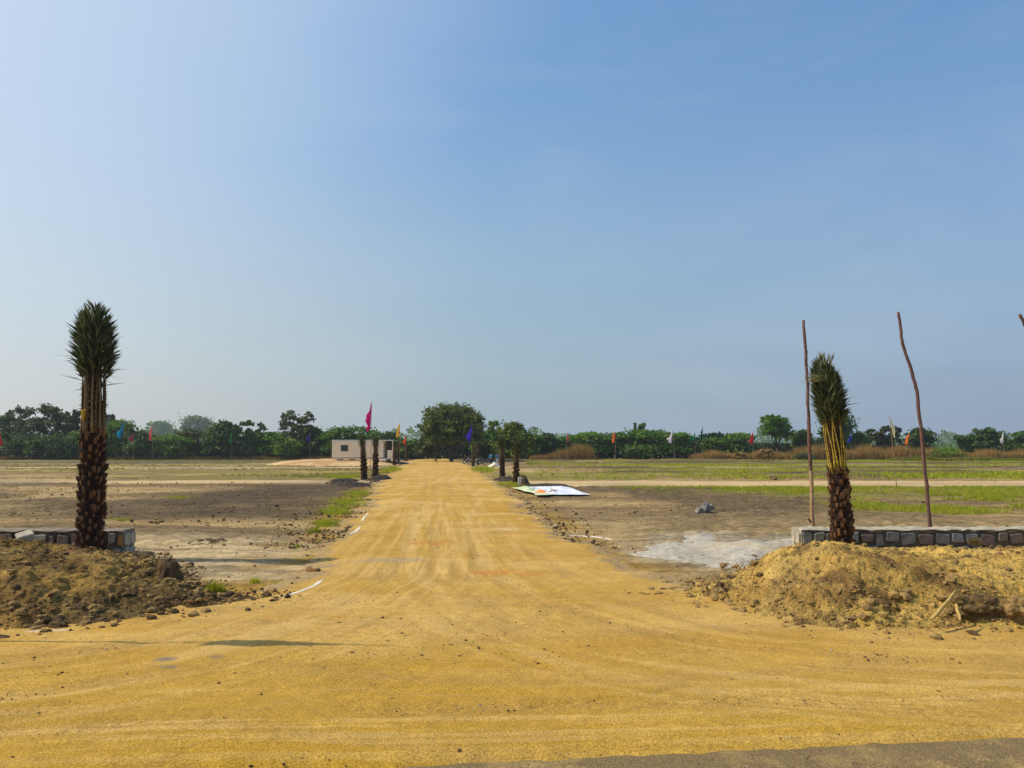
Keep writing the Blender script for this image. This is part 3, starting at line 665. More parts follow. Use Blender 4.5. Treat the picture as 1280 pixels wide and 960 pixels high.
# ---------------------------------------------------------------- stone walls
def wall(x0, x1, d0, d1, top, endx, label, pale_end, step_mats):
    root = empty('stone_wall', ((x0 + x1) / 2, (d0 + d1) / 2, 0), label, 'stone wall', 'low stone walls either side of the road mouth'); base = root.location
    nseg = int(abs(x1 - x0) / .12); xs = np.linspace(x0 + .03, x1 - .03, nseg)
    # mortar core with an uneven top
    V = []; prof = [(d0 + .035, -.1), (d0 + .035, top - .07), (d0 + .01, top - .05), (d0 - .01, top - .012), (d0 + .06, top), (d1 - .06, top), (d1, top - .03), (d1, -.1)]
    for x in xs:
        for j, (y, z) in enumerate(prof):
            V.append((x + random.uniform(-.01, .01) - base.x, y - base.y + random.uniform(-.012, .012), z + random.uniform(-.022, .018)))
    F = list(map(tuple, grid_faces(nseg, len(prof)))); k = len(prof)
    me = bpy.data.meshes.new('mortar'); me.from_pydata(V, [], F + [tuple(range(k)), tuple((nseg - 1) * k + i for i in range(k))[::-1]]); me.materials.append(M['mortar'])
    me.materials.append(M['joint'])
    for p in me.polygons:
        if p.normal.y < -.7 or p.normal.y > .7: p.material_index = 1
    link('mortar', me, root)
    def stone(cx, cy, cz, w, h, dp, mat, face):
        # irregular polygon pushed proud of the mortar
        n = 8; V = []
        for layer, (s, o) in enumerate(((1, 0), (.99, dp * .8), (.86, dp))):
            for i in range(n):
                c, s_ = ((.5, .36), (.38, .5), (-.38, .5), (-.5, .36), (-.5, -.36), (-.38, -.5), (.38, -.5), (.5, -.36))[i]; jx = stone_j[i]
                u_, v_ = c * w * s * jx, s_ * h * s * jx
                V.append((u_, -o, v_) if face == 'f' else (-o, u_, v_) if face == 'l' else (o, u_, v_))
        F = [tuple(2 * n + i for i in range(n))]
        for l in range(2):
            for i in range(n): F.append((l * n + i, l * n + (i + 1) % n, (l + 1) * n + (i + 1) % n, (l + 1) * n + i))
        me = bpy.data.meshes.new('stone'); me.from_pydata(V, [], F); me.materials.append(mat)
        bm = bmesh.new(); bm.from_mesh(me); bmesh.ops.recalc_face_normals(bm, faces=bm.faces); bm.to_mesh(me); bm.free()
        link('stone', me, root, (cx - base.x, cy - base.y, cz))
    x = x0 + .02
    while x < x1 - .12:
        w = random.uniform(.16, .40); w = min(w, x1 - .02 - x)
        stone_j[:] = [random.uniform(.72, 1.06) for _ in range(9)]
        z0 = .27 * random.uniform(.7, 1.12)
        stone(x + w / 2, d0 + .03, top - random.uniform(.035, .10) - z0 / 2, w - random.uniform(.0, .05), z0, random.uniform(.04, .08), random.choices(step_mats, (6, 2, 1)[:len(step_mats)])[0], 'f')
        if random.random() < .9:
            stone_j[:] = [random.uniform(.72, 1.06) for _ in range(9)]
            stone(x + w / 2 + .1, d0 + .03, top - .12 - z0 - .13, w - .03, .22, .06, M['stone'], 'f')
        x += w
    f = 'l' if pale_end < 0 else 'r'; yy = d0 + .06
    for w in (.22, .2):
        stone_j[:] = [random.uniform(.9, 1.04) for _ in range(9)]
        stone(endx, yy + w / 2, top - .20, w, .26, .04, M['stone_pale'], f); stone(endx, yy + w / 2, top - .48, w, .24, .03, M['mortar'], f); yy += w + .03
    return root
stone_j = [1] * 9
M['stone_mid'] = simple('mid_grey_stone', (.30, .30, .29), (.13, .135, .14), 5, .85, .5, .03)
random.seed(21)
WD = 16.75
wr = wall(at(1001, 680, WD).x, 15.5, WD, WD + .62, .475, at(1001, 680, WD).x + .02, 'low stone wall behind the yellow heap at the right with poles rising behind it', -1, [M['stone'], M['stone_warm'], M['stone_mid']])
wl = wall(-15.5, at(154, 680, 16.3).x, 16.3, 16.85, .50, at(154, 680, 16.3).x - .02, 'low stone wall behind the tall left palm, ending at the bare ground', 1, [M['stone_warm'], M['stone'], M['stone_pale']])
ch = [o for o in wl.children if o.name.startswith('stone')]
for o in wl.children:
    if o.name.startswith('mortar'): o.data.materials[0] = simple('soiled_mortar', (.30, .25, .18), (.15, .12, .09), 5, .95, .8, .03)
near_end = sorted([o for o in ch if o.location.x < 1e9], key=lambda o: -o.location.x)
for o in near_end[2:9]:
    if abs(o.location.z - (.5 - .23)) < .08 and o.location.y < 0:
        me = o.data.copy(); me.materials[0] = M['stone_orange']; o.data = me; o['label'] = 'ochre stained stone near the wall end'; break

# ---------------------------------------------------------------- palms
def leaflets(Pts, Dirs, L, W):
    """flat pointed leaflets: base, two mid, tip"""
    n = len(Pts); P = np.array(Pts); D = np.array(Dirs); D /= np.linalg.norm(D, axis=1)[:, None]
    S_ = np.cross(D, rng.normal(size=(n, 3))); S_ /= np.linalg.norm(S_, axis=1)[:, None]
    L = np.array(L)[:, None]; W = np.array(W)[:, None]; dr = np.array([0, 0, -1.0])
    a = P; b = P + D * L * .4 + S_ * W; c = P + D * L * .4 - S_ * W; t = P + D * L + dr * L * .06
    V = np.stack([a, b, t, c], 1).reshape(-1, 3); F = np.arange(n * 4).reshape(-1, 4); return V, F, np.repeat(rng.random(n), 4)
def boot_mesh():
    b = MB(); h, w = .125, .066
    ring0 = [(-w * .75, 0, -h * .6), (w * .75, 0, -h * .6), (w * .8, -.0, h * .3), (w * .45, 0, h * .55), (-w * .45, 0, h * .55), (-w * .8, 0, h * .3)]
    ring1 = [(-w * .38, .055, -h * .42), (w * .38, .055, -h * .42), (w * .5, .085, h * .1), (w * .3, .095, h * .5), (-w * .3, .095, h * .5), (-w * .5, .085, h * .1)]
    ring1 = [(x * .93, y, z * .95) for x, y, z in ring1]
    b.add(ring0 + ring1, [(i, (i + 1) % 6, 6 + (i + 1) % 6, 6 + i) for i in range(6)], 1); b.add(ring1, [(0, 1, 2, 3, 4, 5)], 0)
    me = b.mesh('leaf_base', [M['boot_cut'], M['boot_side']])
    bm = bmesh.new(); bm.from_mesh(me); bmesh.ops.recalc_face_normals(bm, faces=bm.faces); bm.to_mesh(me); bm.free(); return me
BOOT = boot_mesh()
M['petiole_brown'] = simple('brown_petiole', (.17, .105, .045), (.06, .035, .015), 24, .8, .5, .01)
M['sheath'] = simple('brown_sheath_fibre', (.13, .075, .03), (.03, .018, .008), 16, .95, .9, .04)
def palm(loc, label, H1, r0, r1, H2, H3, rc, lean=(0, 0), crown_lean=(0, 0), nf=22, yellow=False, wild=8, seed=1, group='young date palms freshly planted beside the road', boots=True, bulge=.35, nleaf=46):
    rnd = random.Random(seed); root = empty('date_palm', loc, label, 'palm', group)
    def ax(z): t = z / (H1 + H2 + H3); return Vector((lean[0] * t * t + crown_lean[0] * max(0, (z - H1 - H2) / H3) ** 1.6 * 1.0, lean[1] * t, z))
    def rr(z): return r0 + (r1 - r0) * z / H1 + .03 * math.exp(-z * 4)
    # trunk core with fibre
    n = 26; rows = max(8, int(H1 / .05)); V = []
    for i in range(rows + 1):
        z = -.25 + (H1 + .3) * i / rows; c = ax(max(z, 0)); r = rr(max(0, min(z, H1))) * (.86 if z < H1 else .7)
        for k in range(n):
            a = 2 * math.pi * k / n; q = r * (1 + rnd.uniform(-.10, .10)); V.append((c.x + q * math.cos(a), c.y + q * math.sin(a), z))
    i_ = np.arange(rows)[:, None] * n; k_ = np.arange(n)[None, :]; k2 = (k_ + 1) % n
    F = np.stack([i_ + k_, i_ + k2, i_ + n + k2, i_ + n + k_], -1).reshape(-1, 4)
    link('trunk', mesh_np('trunk', V, F, [M['fibre']], True), root)
    V = []; HS = H2 + .35 + H3 * .62; rows2 = max(6, int(HS / .06))
    for i in range(rows2 + 1):
        z = H1 - .1 + HS * i / rows2; c = ax(z); r = r1 * (.74 if z < H1 + H2 * .5 else .68 if z < H1 + H2 else .62) * (1 if i < rows2 else .3)
        for k in range(16):
            a = 2 * math.pi * k / 16; q = r * (1 + rnd.uniform(-.16, .16)); V.append((c.x + q * math.cos(a), c.y + q * math.sin(a), z))
    i_ = np.arange(rows2)[:, None] * 16; k_ = np.arange(16)[None, :]; k2 = (k_ + 1) % 16
    link('fibre_sheath', mesh_np('fibre_sheath', V, np.stack([i_ + k_, i_ + k2, i_ + 16 + k2, i_ + 16 + k_], -1).reshape(-1, 4), [M['sheath']], False), root)
    # cut leaf bases in a spiral
    step = .092 if boots else .13; nb = int(H1 * 8.6 / .118) if boots else int(H1 * 26)
    mb = MB()
    for k in range(nb):
        z = (k + .5) / nb * H1; a = k * 2.39996 + rnd.uniform(-.2, .2); c = ax(z); r = rr(z) * rnd.uniform(.80, .88)
        R = Matrix.Rotation(a - math.pi / 2, 4, 'Z'); s = rnd.uniform(.62, 1.12)
        if rnd.random() < .07: continue
        if boots:
            o = link('leaf_base', BOOT, root); o.location = (c.x + r * math.cos(a), c.y + r * math.sin(a), z + rnd.uniform(-.05, .05))
            o.rotation_euler = (rnd.uniform(-.1, .25), rnd.uniform(-.15, .15), a - math.pi / 2); o.scale = (s, s * rnd.uniform(.8, 1.1), s * rnd.uniform(.8, 1.2))
        else:
            for kk, poly in enumerate(BOOT.polygons):
                mb.add([Vector((c.x + r * math.cos(a), c.y + r * math.sin(a), z)) + (R @ (BOOT.vertices[vi].co * s)) for vi in poly.vertices], [tuple(range(len(poly.vertices)))], poly.material_index)
    if not boots: mb.build('leaf_bases', [M['boot_cut'], M['boot_side']], root)['kind'] = 'stuff'
    # fibre wisps: hairs standing off the trunk and the bundle
    P, D, L, W = [], [], [], []
    for k in range(int(900 * (H1 + H2) / 3.5) if boots else 120):
        z = rnd.uniform(.05, H1 + H2); a = rnd.uniform(0, 6.283); c = ax(z); r = (rr(min(z, H1)) if z < H1 else r1 * .92)
        P.append((c.x + r * math.cos(a), c.y + r * math.sin(a), z)); D.append((math.cos(a) * .6 + rnd.uniform(-.5, .5), math.sin(a) * .6 + rnd.uniform(-.5, .5), rnd.uniform(-.9, .9))); L.append(rnd.uniform(.04, .13)); W.append(.006)
    V, F, q = leaflets(P, D, L, W); link('fibre_wisps', mesh_np('fibre_wisps', V, F, [M['fibre']], False, attrs={'rnd': q}), root)['kind'] = 'stuff'
    # fronds tied upright: petiole part then leaflets
    pm = M['petiole_yellow'] if yellow else M['petiole_green']
    for f in range(nf):
        a = 6.283 * f / nf + rnd.uniform(-.12, .12); inner = (f % 3 == 2); tws = rnd.uniform(-.5, .5); ro = r1 * ((.95 if not yellow else 1.05) if not inner else .5)
        bz = H1 - .12 + rnd.uniform(-.04, .1); hgt = H2 + H3 * (rnd.uniform(.92, 1.0) if inner else rnd.uniform(.70, .93))
        def fp(t):   # t 0..1 along the frond
            z = bz + t * (hgt + .12); c = ax(z)
            q_ = (z - bz) / H2
            if z < H1 + H2: rad = ro * ((.80 + .24 * math.sin(min(1, q_ * .62) * math.pi)) if yellow else (.97 + .05 * math.sin(q_ * 3)))
            else: w = (z - H1 - H2) / H3; rad = ro * (.95 + .10 * math.sin(math.pi * w)) * math.sqrt(max(.12, 1 - max(0, (w - .68) / .36) ** 2))
            tw = a + tws * t + (.10 * math.sin(t * 9 + f * 2.1) if yellow else .05 * math.sin(t * 7 + f))
            return Vector((c.x + rad * math.cos(tw), c.y + rad * math.sin(tw), z))
        b = MB(); pts = [fp(i / 12) for i in range(13)]
        b.tube(pts, [((.026 if yellow else .034) if i < 2 else (.014 if yellow else .021) if i < 6 else .010) * (1 - i / 26) * (1.0 if H2 > .8 else .8) for i in range(13)], 5)
        fr = b.build('frond', [pm if (yellow and f % 5) or (not yellow and f % 3 == 0) else M['petiole_brown']], root, True)
        P, D, L, W = [], [], [], []; t0 = (H2 * .97) / hgt
        if f % 2 == 0: t0 *= .93
        for j in range(nleaf):
            t = t0 + (1 - t0) * j / (nleaf - 1); p = fp(t); w = (t - t0) / (1 - t0)
            out = Vector((p.x - ax(p.z).x, p.y - ax(p.z).y, 0)); out = out.normalized() if out.length > .02 else Vector((math.cos(a), math.sin(a), 0)); tang = Vector((-out.y, out.x, 0))
            for s in (-1, 1):
                ln = rc * (1.1 if w < .6 else 1.1 - 1.0 * (w - .6)) * rnd.uniform(.65, 1.05) * min(1, .55 + w * 4)
                P.append(tuple(p)); d = out * (bulge * (1 - .75 * max(0, w - .5)) + rnd.uniform(-.28, .30)) + tang * s * rnd.uniform(.15, .6) + Vector((0, 0, .80 + .5 * w * w + rnd.uniform(-.25, .25)))
                D.append(tuple(d)); L.append(ln); W.append(rnd.uniform(.014, .024) if boots else rnd.uniform(.011, .018))
        V, F, q = leaflets(P, D, L, W)
        link('leaflets', mesh_np('leaflets', V, F, [M['frond']], False, attrs={'rnd': q}), fr)
    # stray leaflets poking out of the bundle
    P, D, L, W = [], [], [], []
    for k in range(wild):
        z = H1 + H2 * (.6 + .4 * rnd.random()) + rnd.uniform(0, .3); a = rnd.choice((0, math.pi)) + rnd.uniform(-.7, .7); c = ax(z)
        P.append((c.x + r1 * .7 * math.cos(a), c.y + r1 * .7 * math.sin(a), z)); D.append((math.cos(a), math.sin(a), rnd.uniform(-.55, .45))); L.append(rnd.uniform(.3, .62)); W.append(.009)
    if wild: V, F, q = leaflets(P, D, L, W); link('stray_leaflets', mesh_np('stray_leaflets', V, F, [M['frond']], False, attrs={'rnd': q * .4}), root)['kind'] = 'stuff'
    return root, ax
# tall palm, left
d = 15.4; p = at(112, 690, d); s = d / FOC
root, ax = palm((p.x, d, p.z), 'tall thick trunked date palm with its fronds tied upright, standing in the left soil heap', 2.36, 15.2 * s, 13.2 * s, 76 * s, 75 * s, .38, (-.12, 0), (0, 0), 26, False, 14, 3, bulge=.78, nleaf=25)
b = MB(); c = ax(2.36 + .15 * 1.0)
b.tube([(c.x - .09, c.y - .215, c.z + .06), (c.x - .085, c.y - .225, c.z + .24)], [.025, .045], 7); b.tube([(c.x - .17, c.y - .21, c.z + .25), (c.x - .02, c.y - .26, c.z + .255)], .012, 5)
b.build('twine', M['tie'], root)
# leaning palm, right
d = 15.9; p = at(1053, 681, d); s = d / FOC
root, ax = palm((p.x, d, p.z), 'shorter date palm with yellow leaf stalks and leaning tied crown, standing before the right wall', 1.56, 12.3 * s, 10.2 * s, 60 * s, 70 * s, .31, (-.27, 0), (-.06, 0), 28, True, 8, 8, bulge=.7, nleaf=24)
P, D, L, W = [], [], [], []
c = ax(1.56 + 62 * s + 48 * s)
for k in range(26): P.append((c.x - .05, c.y - .25 + .02 * k * .5, c.z + random.uniform(-.05, .05))); D.append((-1, random.uniform(-.4, .4), random.uniform(-.15, .25))); L.append(random.uniform(.25, .5)); W.append(.014)
for k in range(30): P.append((c.x + random.uniform(-.15, .1), c.y - random.uniform(.1, .25), c.z + random.uniform(.2, .4))); D.append((random.uniform(-.3, .3), -.1, 1)); L.append(random.uniform(.1, .25)); W.append(.012)
V, F, q = leaflets(P, D, L, W); o = link('dry_leaf_tips', mesh_np('dry_leaf_tips', V, F, [M['frond_pale']], False, attrs={'rnd': q}), root); o['label'] = 'pale dry leaf tips bent to the left under the tie'; o['kind'] = 'stuff'
# the rows further along the road
rows = [((455, 600), 545, 4.2, 'left palm stump of the pair before the cabin, leaning left at its top', -.25), ((469, 597), 546, 4.0, 'straight palm stump right of the magenta flag pole', .0),
        ((493, 581.5), 551, 2.3, 'reddish slim palm stump at the right end of the cabin', 0), ((498, 580), 551, 2.0, 'slim palm stump directly under the yellow flag', .05), ((507, 576.5), 552, 2.0, 'farthest left palm stump under the red orange flag', 0),
        ((628, 597), 545, 3.5, 'left palm of the pair on the right verge, leafy top merged with the tree behind', -.1), ((645, 605), 552, 4.0, 'nearest small palm on the right verge with black soil at its foot', .1),
        ((591, 583), 552, 1.8, 'far palm stump right beneath the violet flag', 0), ((597, 581), 552, 1.8, 'far palm stump next to the parked motorcycles', 0)]
for i, (bp, ty, hw, lb, ln) in enumerate(rows):
    g = G(*bp); d = g.y; H = at(bp[0], ty, d).z; r = hw * d / FOC
    t1 = H * (.58 if i not in (5, 6) else .5)
    palm((g.x, d, 0), lb, t1, r, r * .85, H * .2, H - t1 - H * .2, .16 if i not in (5, 6) else .3, (ln, 0), (0, 0), 10, False, 2, 40 + i, boots=False, bulge=.5, nleaf=26)

# ---------------------------------------------------------------- tall bare poles behind the right wall
def bent_pole(pts, r0, r1, label, d, mats=(0, 1)):
    w = [at(x, y, d) for x, y in pts]; w[0].z = -.1; o3 = []; n = 5
    for a, b_ in zip(w[:-1], w[1:]):
        for k in range(n): o3.append(a.lerp(b_, k / n) + Vector((random.uniform(-.008, .008), random.uniform(-.01, .01), 0)))
    o3.append(w[-1]); m = len(o3); root = empty('wooden_pole', (w[0].x, d, 0), label, 'pole', 'bare wooden poles behind the right wall')
    o3 = [p - root.location for p in o3]; rad = [(r0 + (r1 - r0) * i / (m - 1)) * random.uniform(.94, 1.1) for i in range(m)]
    b = MB(); b.tube(o3, rad, 9); me = b.mesh('shaft', [M['pole'], M['pole_pale']], True)
    for pl_ in me.polygons:
        if pl_.center.z < mats[1]: pl_.material_index = 1
    link('shaft', me, root); b = MB()
    for k in range(7):
        i = random.randrange(2, m - 2); b.ball(o3[i] + Vector((random.choice((-1, 1)) * rad[i] * .8, -.01, 0)), (rad[i] * .5, rad[i] * .5, rad[i] * .8), 0, 6, 4)
    b.build('knots', M['pole'], root, True)['kind'] = 'stuff'; return root
random.seed(5)
bent_pole([(1016, 656), (1014, 600), (1011, 540), (1009.5, 480), (1007, 440), (1004.5, 400)], .044, .030, 'straight tall wooden pole left of the leaning palm, paler towards its foot', 17.8, (0, 1.6))
b = MB(); b.tube([at(1014, 653, 17.7), at(1010, 648, 17.7)], [.03, .02], 6); o = b.build('wood_scrap', M['pole']); tag(o, 'short dark scrap of wood at the foot of the straight pole', 'wood scrap')
bent_pole([(1164, 657), (1158, 605), (1152, 545), (1146, 490), (1139, 462), (1128, 430), (1125, 405), (1122.5, 390)], .042, .03, 'crooked dark wooden pole with a kink, leaning left behind the middle of the right wall', 17.8, (0, -1))
bent_pole([(1334, 660), (1322, 580), (1310, 500), (1295, 440), (1283, 410), (1274.5, 393)], .045, .034, 'wooden pole of which only the tip enters the picture at the right edge', 17.8, (0, -1))

# ---------------------------------------------------------------- flags
FL = [  # x, flag top, flag bottom, base y, colour, half width px, sideways px, label
    (-1.5, 541, 556, 573, (.75, .06, .05), 2.2, 2, 'red flag at the very left edge of the picture'),
    (154.5, 527, 547.5, 572, (.0, .22, .42), 2.6, -5, 'teal blue flag right of the tall palm trunk'),
    (167, 541, 552, 572, (.55, .02, .12), 2.4, -2.5, 'small crimson flag between the teal and the pink ones'),
    (190.5, 531, 550, 571.5, (.85, .12, .14), 2.0, -2, 'pinkish red flag in front of the hazy far tree'),
    (290, 541, 553, 571, (.02, .30, .06), 1.6, -1, 'small green flag before the dense round tree on the left'),
    (387.5, 541, 552.5, 572, (.06, .05, .35), 2.0, -1.5, 'dark blue flag left of the cabin'),
    (464.5, 502, 537, 604, (.60, .01, .20), 3.0, -3, 'tall magenta flag on a bare pole in front of the cabin'),
    (499.5, 528, 546, 581, (.85, .45, .01), 1.9, -1, 'yellow flag hanging from a pole right of the cabin'),
    (507.5, 544, 555, 577, (.80, .08, .03), 1.6, -.5, 'red orange flag on the pole farthest along the left row'),
    (590, 531, 552, 584, (.07, .04, .55), 2.8, -4, 'violet blue flag in front of the big roadside tree'),
    (708.5, 540, 552, 572, (.65, .08, .12), 1.4, 1, 'thin dull red flag above the brown scrub right of the road'),
    (769, 539, 553, 572.5, (.85, .20, .02), 2.0, -1, 'orange flag against the dark green thicket'),
    (841, 536.5, 553.5, 576.5, (.80, .74, .82), 2.6, -4.5, 'white flag on a leaning stick before the widest bush'),
    (869, 540, 552, 577, (.01, .28, .10), 2.3, -3, 'bright green flag blown out left of the dark green one'),
    (878.5, 533, 551, 582, (.0, .13, .05), 1.5, -1.5, 'narrow dark green flag on a thin stick'),
    (941.5, 540, 554, 574, (.70, .03, .02), 2.4, -1.5, 'red flag beside the tree with the visible trunk'),
    (1064, 543, 553, 573, (.03, .06, .50), 1.6, -1.5, 'small blue flag peeping out right of the leaning palm'),
    (1112, 519, 546, 608, (.78, .72, .48), 2.2, 4, 'cream flag on a thin leaning stick before the wall poles'),
    (1137, 541, 555, 574, (.90, .26, .01), 2.8, -3, 'plump orange flag left of the crooked pole'),
    (1255, 538, 554, 573, (.85, .80, .82), 1.9, -2.5, 'white flag at the right in front of a round tree')]
# two more flags of the same row stand just beyond the left edge of the picture; their shadows cross the sand
OFF = [(-6.25, G(300, 808).y, 5.25, 1.5, (.75, .06, .05), 'red flag on a stick beyond the left edge, its shadow on the nearest sand')]
def cloth_mat(c):
    m, nt, b, out = new_mat('flag_cloth'); b.inputs['Base Color'].default_value = (*c, 1); b.inputs['Roughness'].default_value = .6
    t = N(nt, 'ShaderNodeBsdfTranslucent'); t.inputs[0].default_value = (*c, 1); ms = N(nt, 'ShaderNodeMixShader'); ms.inputs[0].default_value = .45
    nt.links.new(b.outputs[0], ms.inputs[1]); nt.links.new(t.outputs[0], ms.inputs[2]); nt.links.new(ms.outputs[0], out.inputs[0]); return m
def cloth_flag(root, base, top, z1, Hh, w0, sd, px, c, rnd, i):
    nr_, nc_ = 14, 9; V = []; hw = w0 / 2 / px
    for r in range(nr_):
        v_ = r / (nr_ - 1); pt = base.lerp(top, (z1 - v_ * Hh) / top.z); w = w0 * (min(1, .22 + 1.35 * v_) if v_ < .72 else 1.0 - (v_ - .72) * 1.6)
        for q in range(nc_):
            u_ = q / (nc_ - 1); s_ = math.copysign(1, sd); off = s_ * w * u_ * (1 + (.28 * math.sin(v_ * 9 + i * 1.7) + .18 * math.sin(v_ * 23 + i)) * (u_ > .6)) + sd * px * .55 * v_ ** 1.5
            V.append((pt.x + off + rnd.uniform(-.06, .06) * hw * px, pt.y + .55 * w * math.sin(u_ * 8.5 + v_ * 2.2 + i) * (.35 + .65 * v_), z1 - v_ * Hh - .12 * Hh * u_ * (1 - .4 * v_) + rnd.uniform(-.02, .02) * Hh))
    link('cloth', mesh_np('cloth', V, grid_faces(nr_, nc_), [cloth_mat(c)], True), root)
for i, (x, y, h, fh, c, lb) in enumerate(OFF):
    rnd = random.Random(60 + i); root = empty('flag', (x, y, 0), lb, 'flag', 'coloured cloth flags on sticks around the plots')
    b = MB(); b.tube([(0, 0, -.1), (.02, .01, h * .5), (0, 0, h)], [.022, .018, .012], 6); b.build('stick', M['bamboo'], root, True)
    cloth_flag(root, Vector((0, 0, -.1)), Vector((0, 0, h)), h - .4, fh, .32, -1, .1, c, rnd, i)
for i, (x, ty, by, gy, c, hw, sd, lb) in enumerate(FL):
    rnd = random.Random(100 + i); g = G(x, gy); d = g.y if gy > 574 else 140.0
    if gy <= 574: g = at(x, gy, d); g.z = 0
    lean = .0
    tip = at(x, ty, d); px = d / FOC; bx = g.x
    if i == 17: bx = at(1121, gy, d).x
    if i == 12: bx = at(843.5, gy, d).x
    if i == 6: bx = at(463, gy, d).x
    root = empty('flag', (bx, d, 0), lb, 'flag', 'coloured cloth flags on sticks around the plots')
    base = Vector((0, 0, -.1)); top = Vector((tip.x - bx, 0, tip.z + .15 * px))
    b = MB(); n = 8; pts = [base.lerp(top, k / n) + Vector((rnd.uniform(-.25, .25) * px * (0 < k < n), 0, 0)) for k in range(n + 1)]
    b.tube(pts, [max(.022, .28 * px) * (1 - .45 * k / n) for k in range(n + 1)], 6); b.build('stick', M['bamboo'], root, True)
    # limp cloth: rows from the top corner, widening, folded in depth
    cloth_flag(root, base, top, tip.z, (by - ty) * px, hw * 2 * px, sd, px, c, rnd, i)
# ---------------------------------------------------------------- trees
def crown_data(lobes, n, leaf, rnd, clump=.16, clumps=34, flat=1.0, aspect=1.7):
    tot = sum(l[3] * l[4] for l in lobes); Vs, Qs = [], []
    for (cx, cy, cz, rx, rz) in lobes:
        k = max(20, int(n * rx * rz / tot)); kc = max(6, int(clumps * rx * rz / tot * len(lobes) * .6 + 4))
        dr = rnd.normal(size=(kc, 3)); dr /= np.linalg.norm(dr, axis=1)[:, None]; dr[:, 2] = np.where(dr[:, 2] < -.35, -dr[:, 2], dr[:, 2])
        rad = rnd.uniform(.5, 1.02, kc)[:, None]; cc = dr * rad * np.array([rx, rx, rz])
        wts = rnd.uniform(.3, 1.6, kc); wts /= wts.sum(); idx = rnd.choice(kc, k, p=wts)
        sg = clump * (rx + rz) * .5 * rnd.uniform(.6, 1.5, kc)[idx][:, None]
        P = cc[idx] + rnd.normal(size=(k, 3)) * sg * np.array([1.25, 1.25, .62 * flat]) + np.array([cx, cy, cz])
        nm = dr[idx] * .5 + rnd.normal(size=(k, 3)) * .65 + np.array([0, 0, .45]); nm /= np.linalg.norm(nm, axis=1)[:, None]
        a = np.cross(nm, rnd.normal(size=(k, 3))); a /= np.linalg.norm(a, axis=1)[:, None]; b = np.cross(nm, a)
        s = (leaf * rnd.uniform(.55, 1.3, k))[:, None]
        V = np.stack([P - a * s * aspect / 2, P - b * s / 2, P + a * s * aspect / 2, P + b * s / 2], 1); Vs.append(V.reshape(-1, 3))
        shade = np.clip(rnd.uniform(0, 1, kc)[idx] * .5 + rnd.random(k) * .5, 0, 1); Qs.append(np.repeat(shade, 4))
    V = np.concatenate(Vs); keep = V.reshape(-1, 4, 3)[:, :, 2].min(1) > .02; V = V.reshape(-1, 4, 3)[keep].reshape(-1, 3); q = np.concatenate(Qs).reshape(-1, 4)[keep].reshape(-1)
    return V, np.arange(len(V)).reshape(-1, 4), q
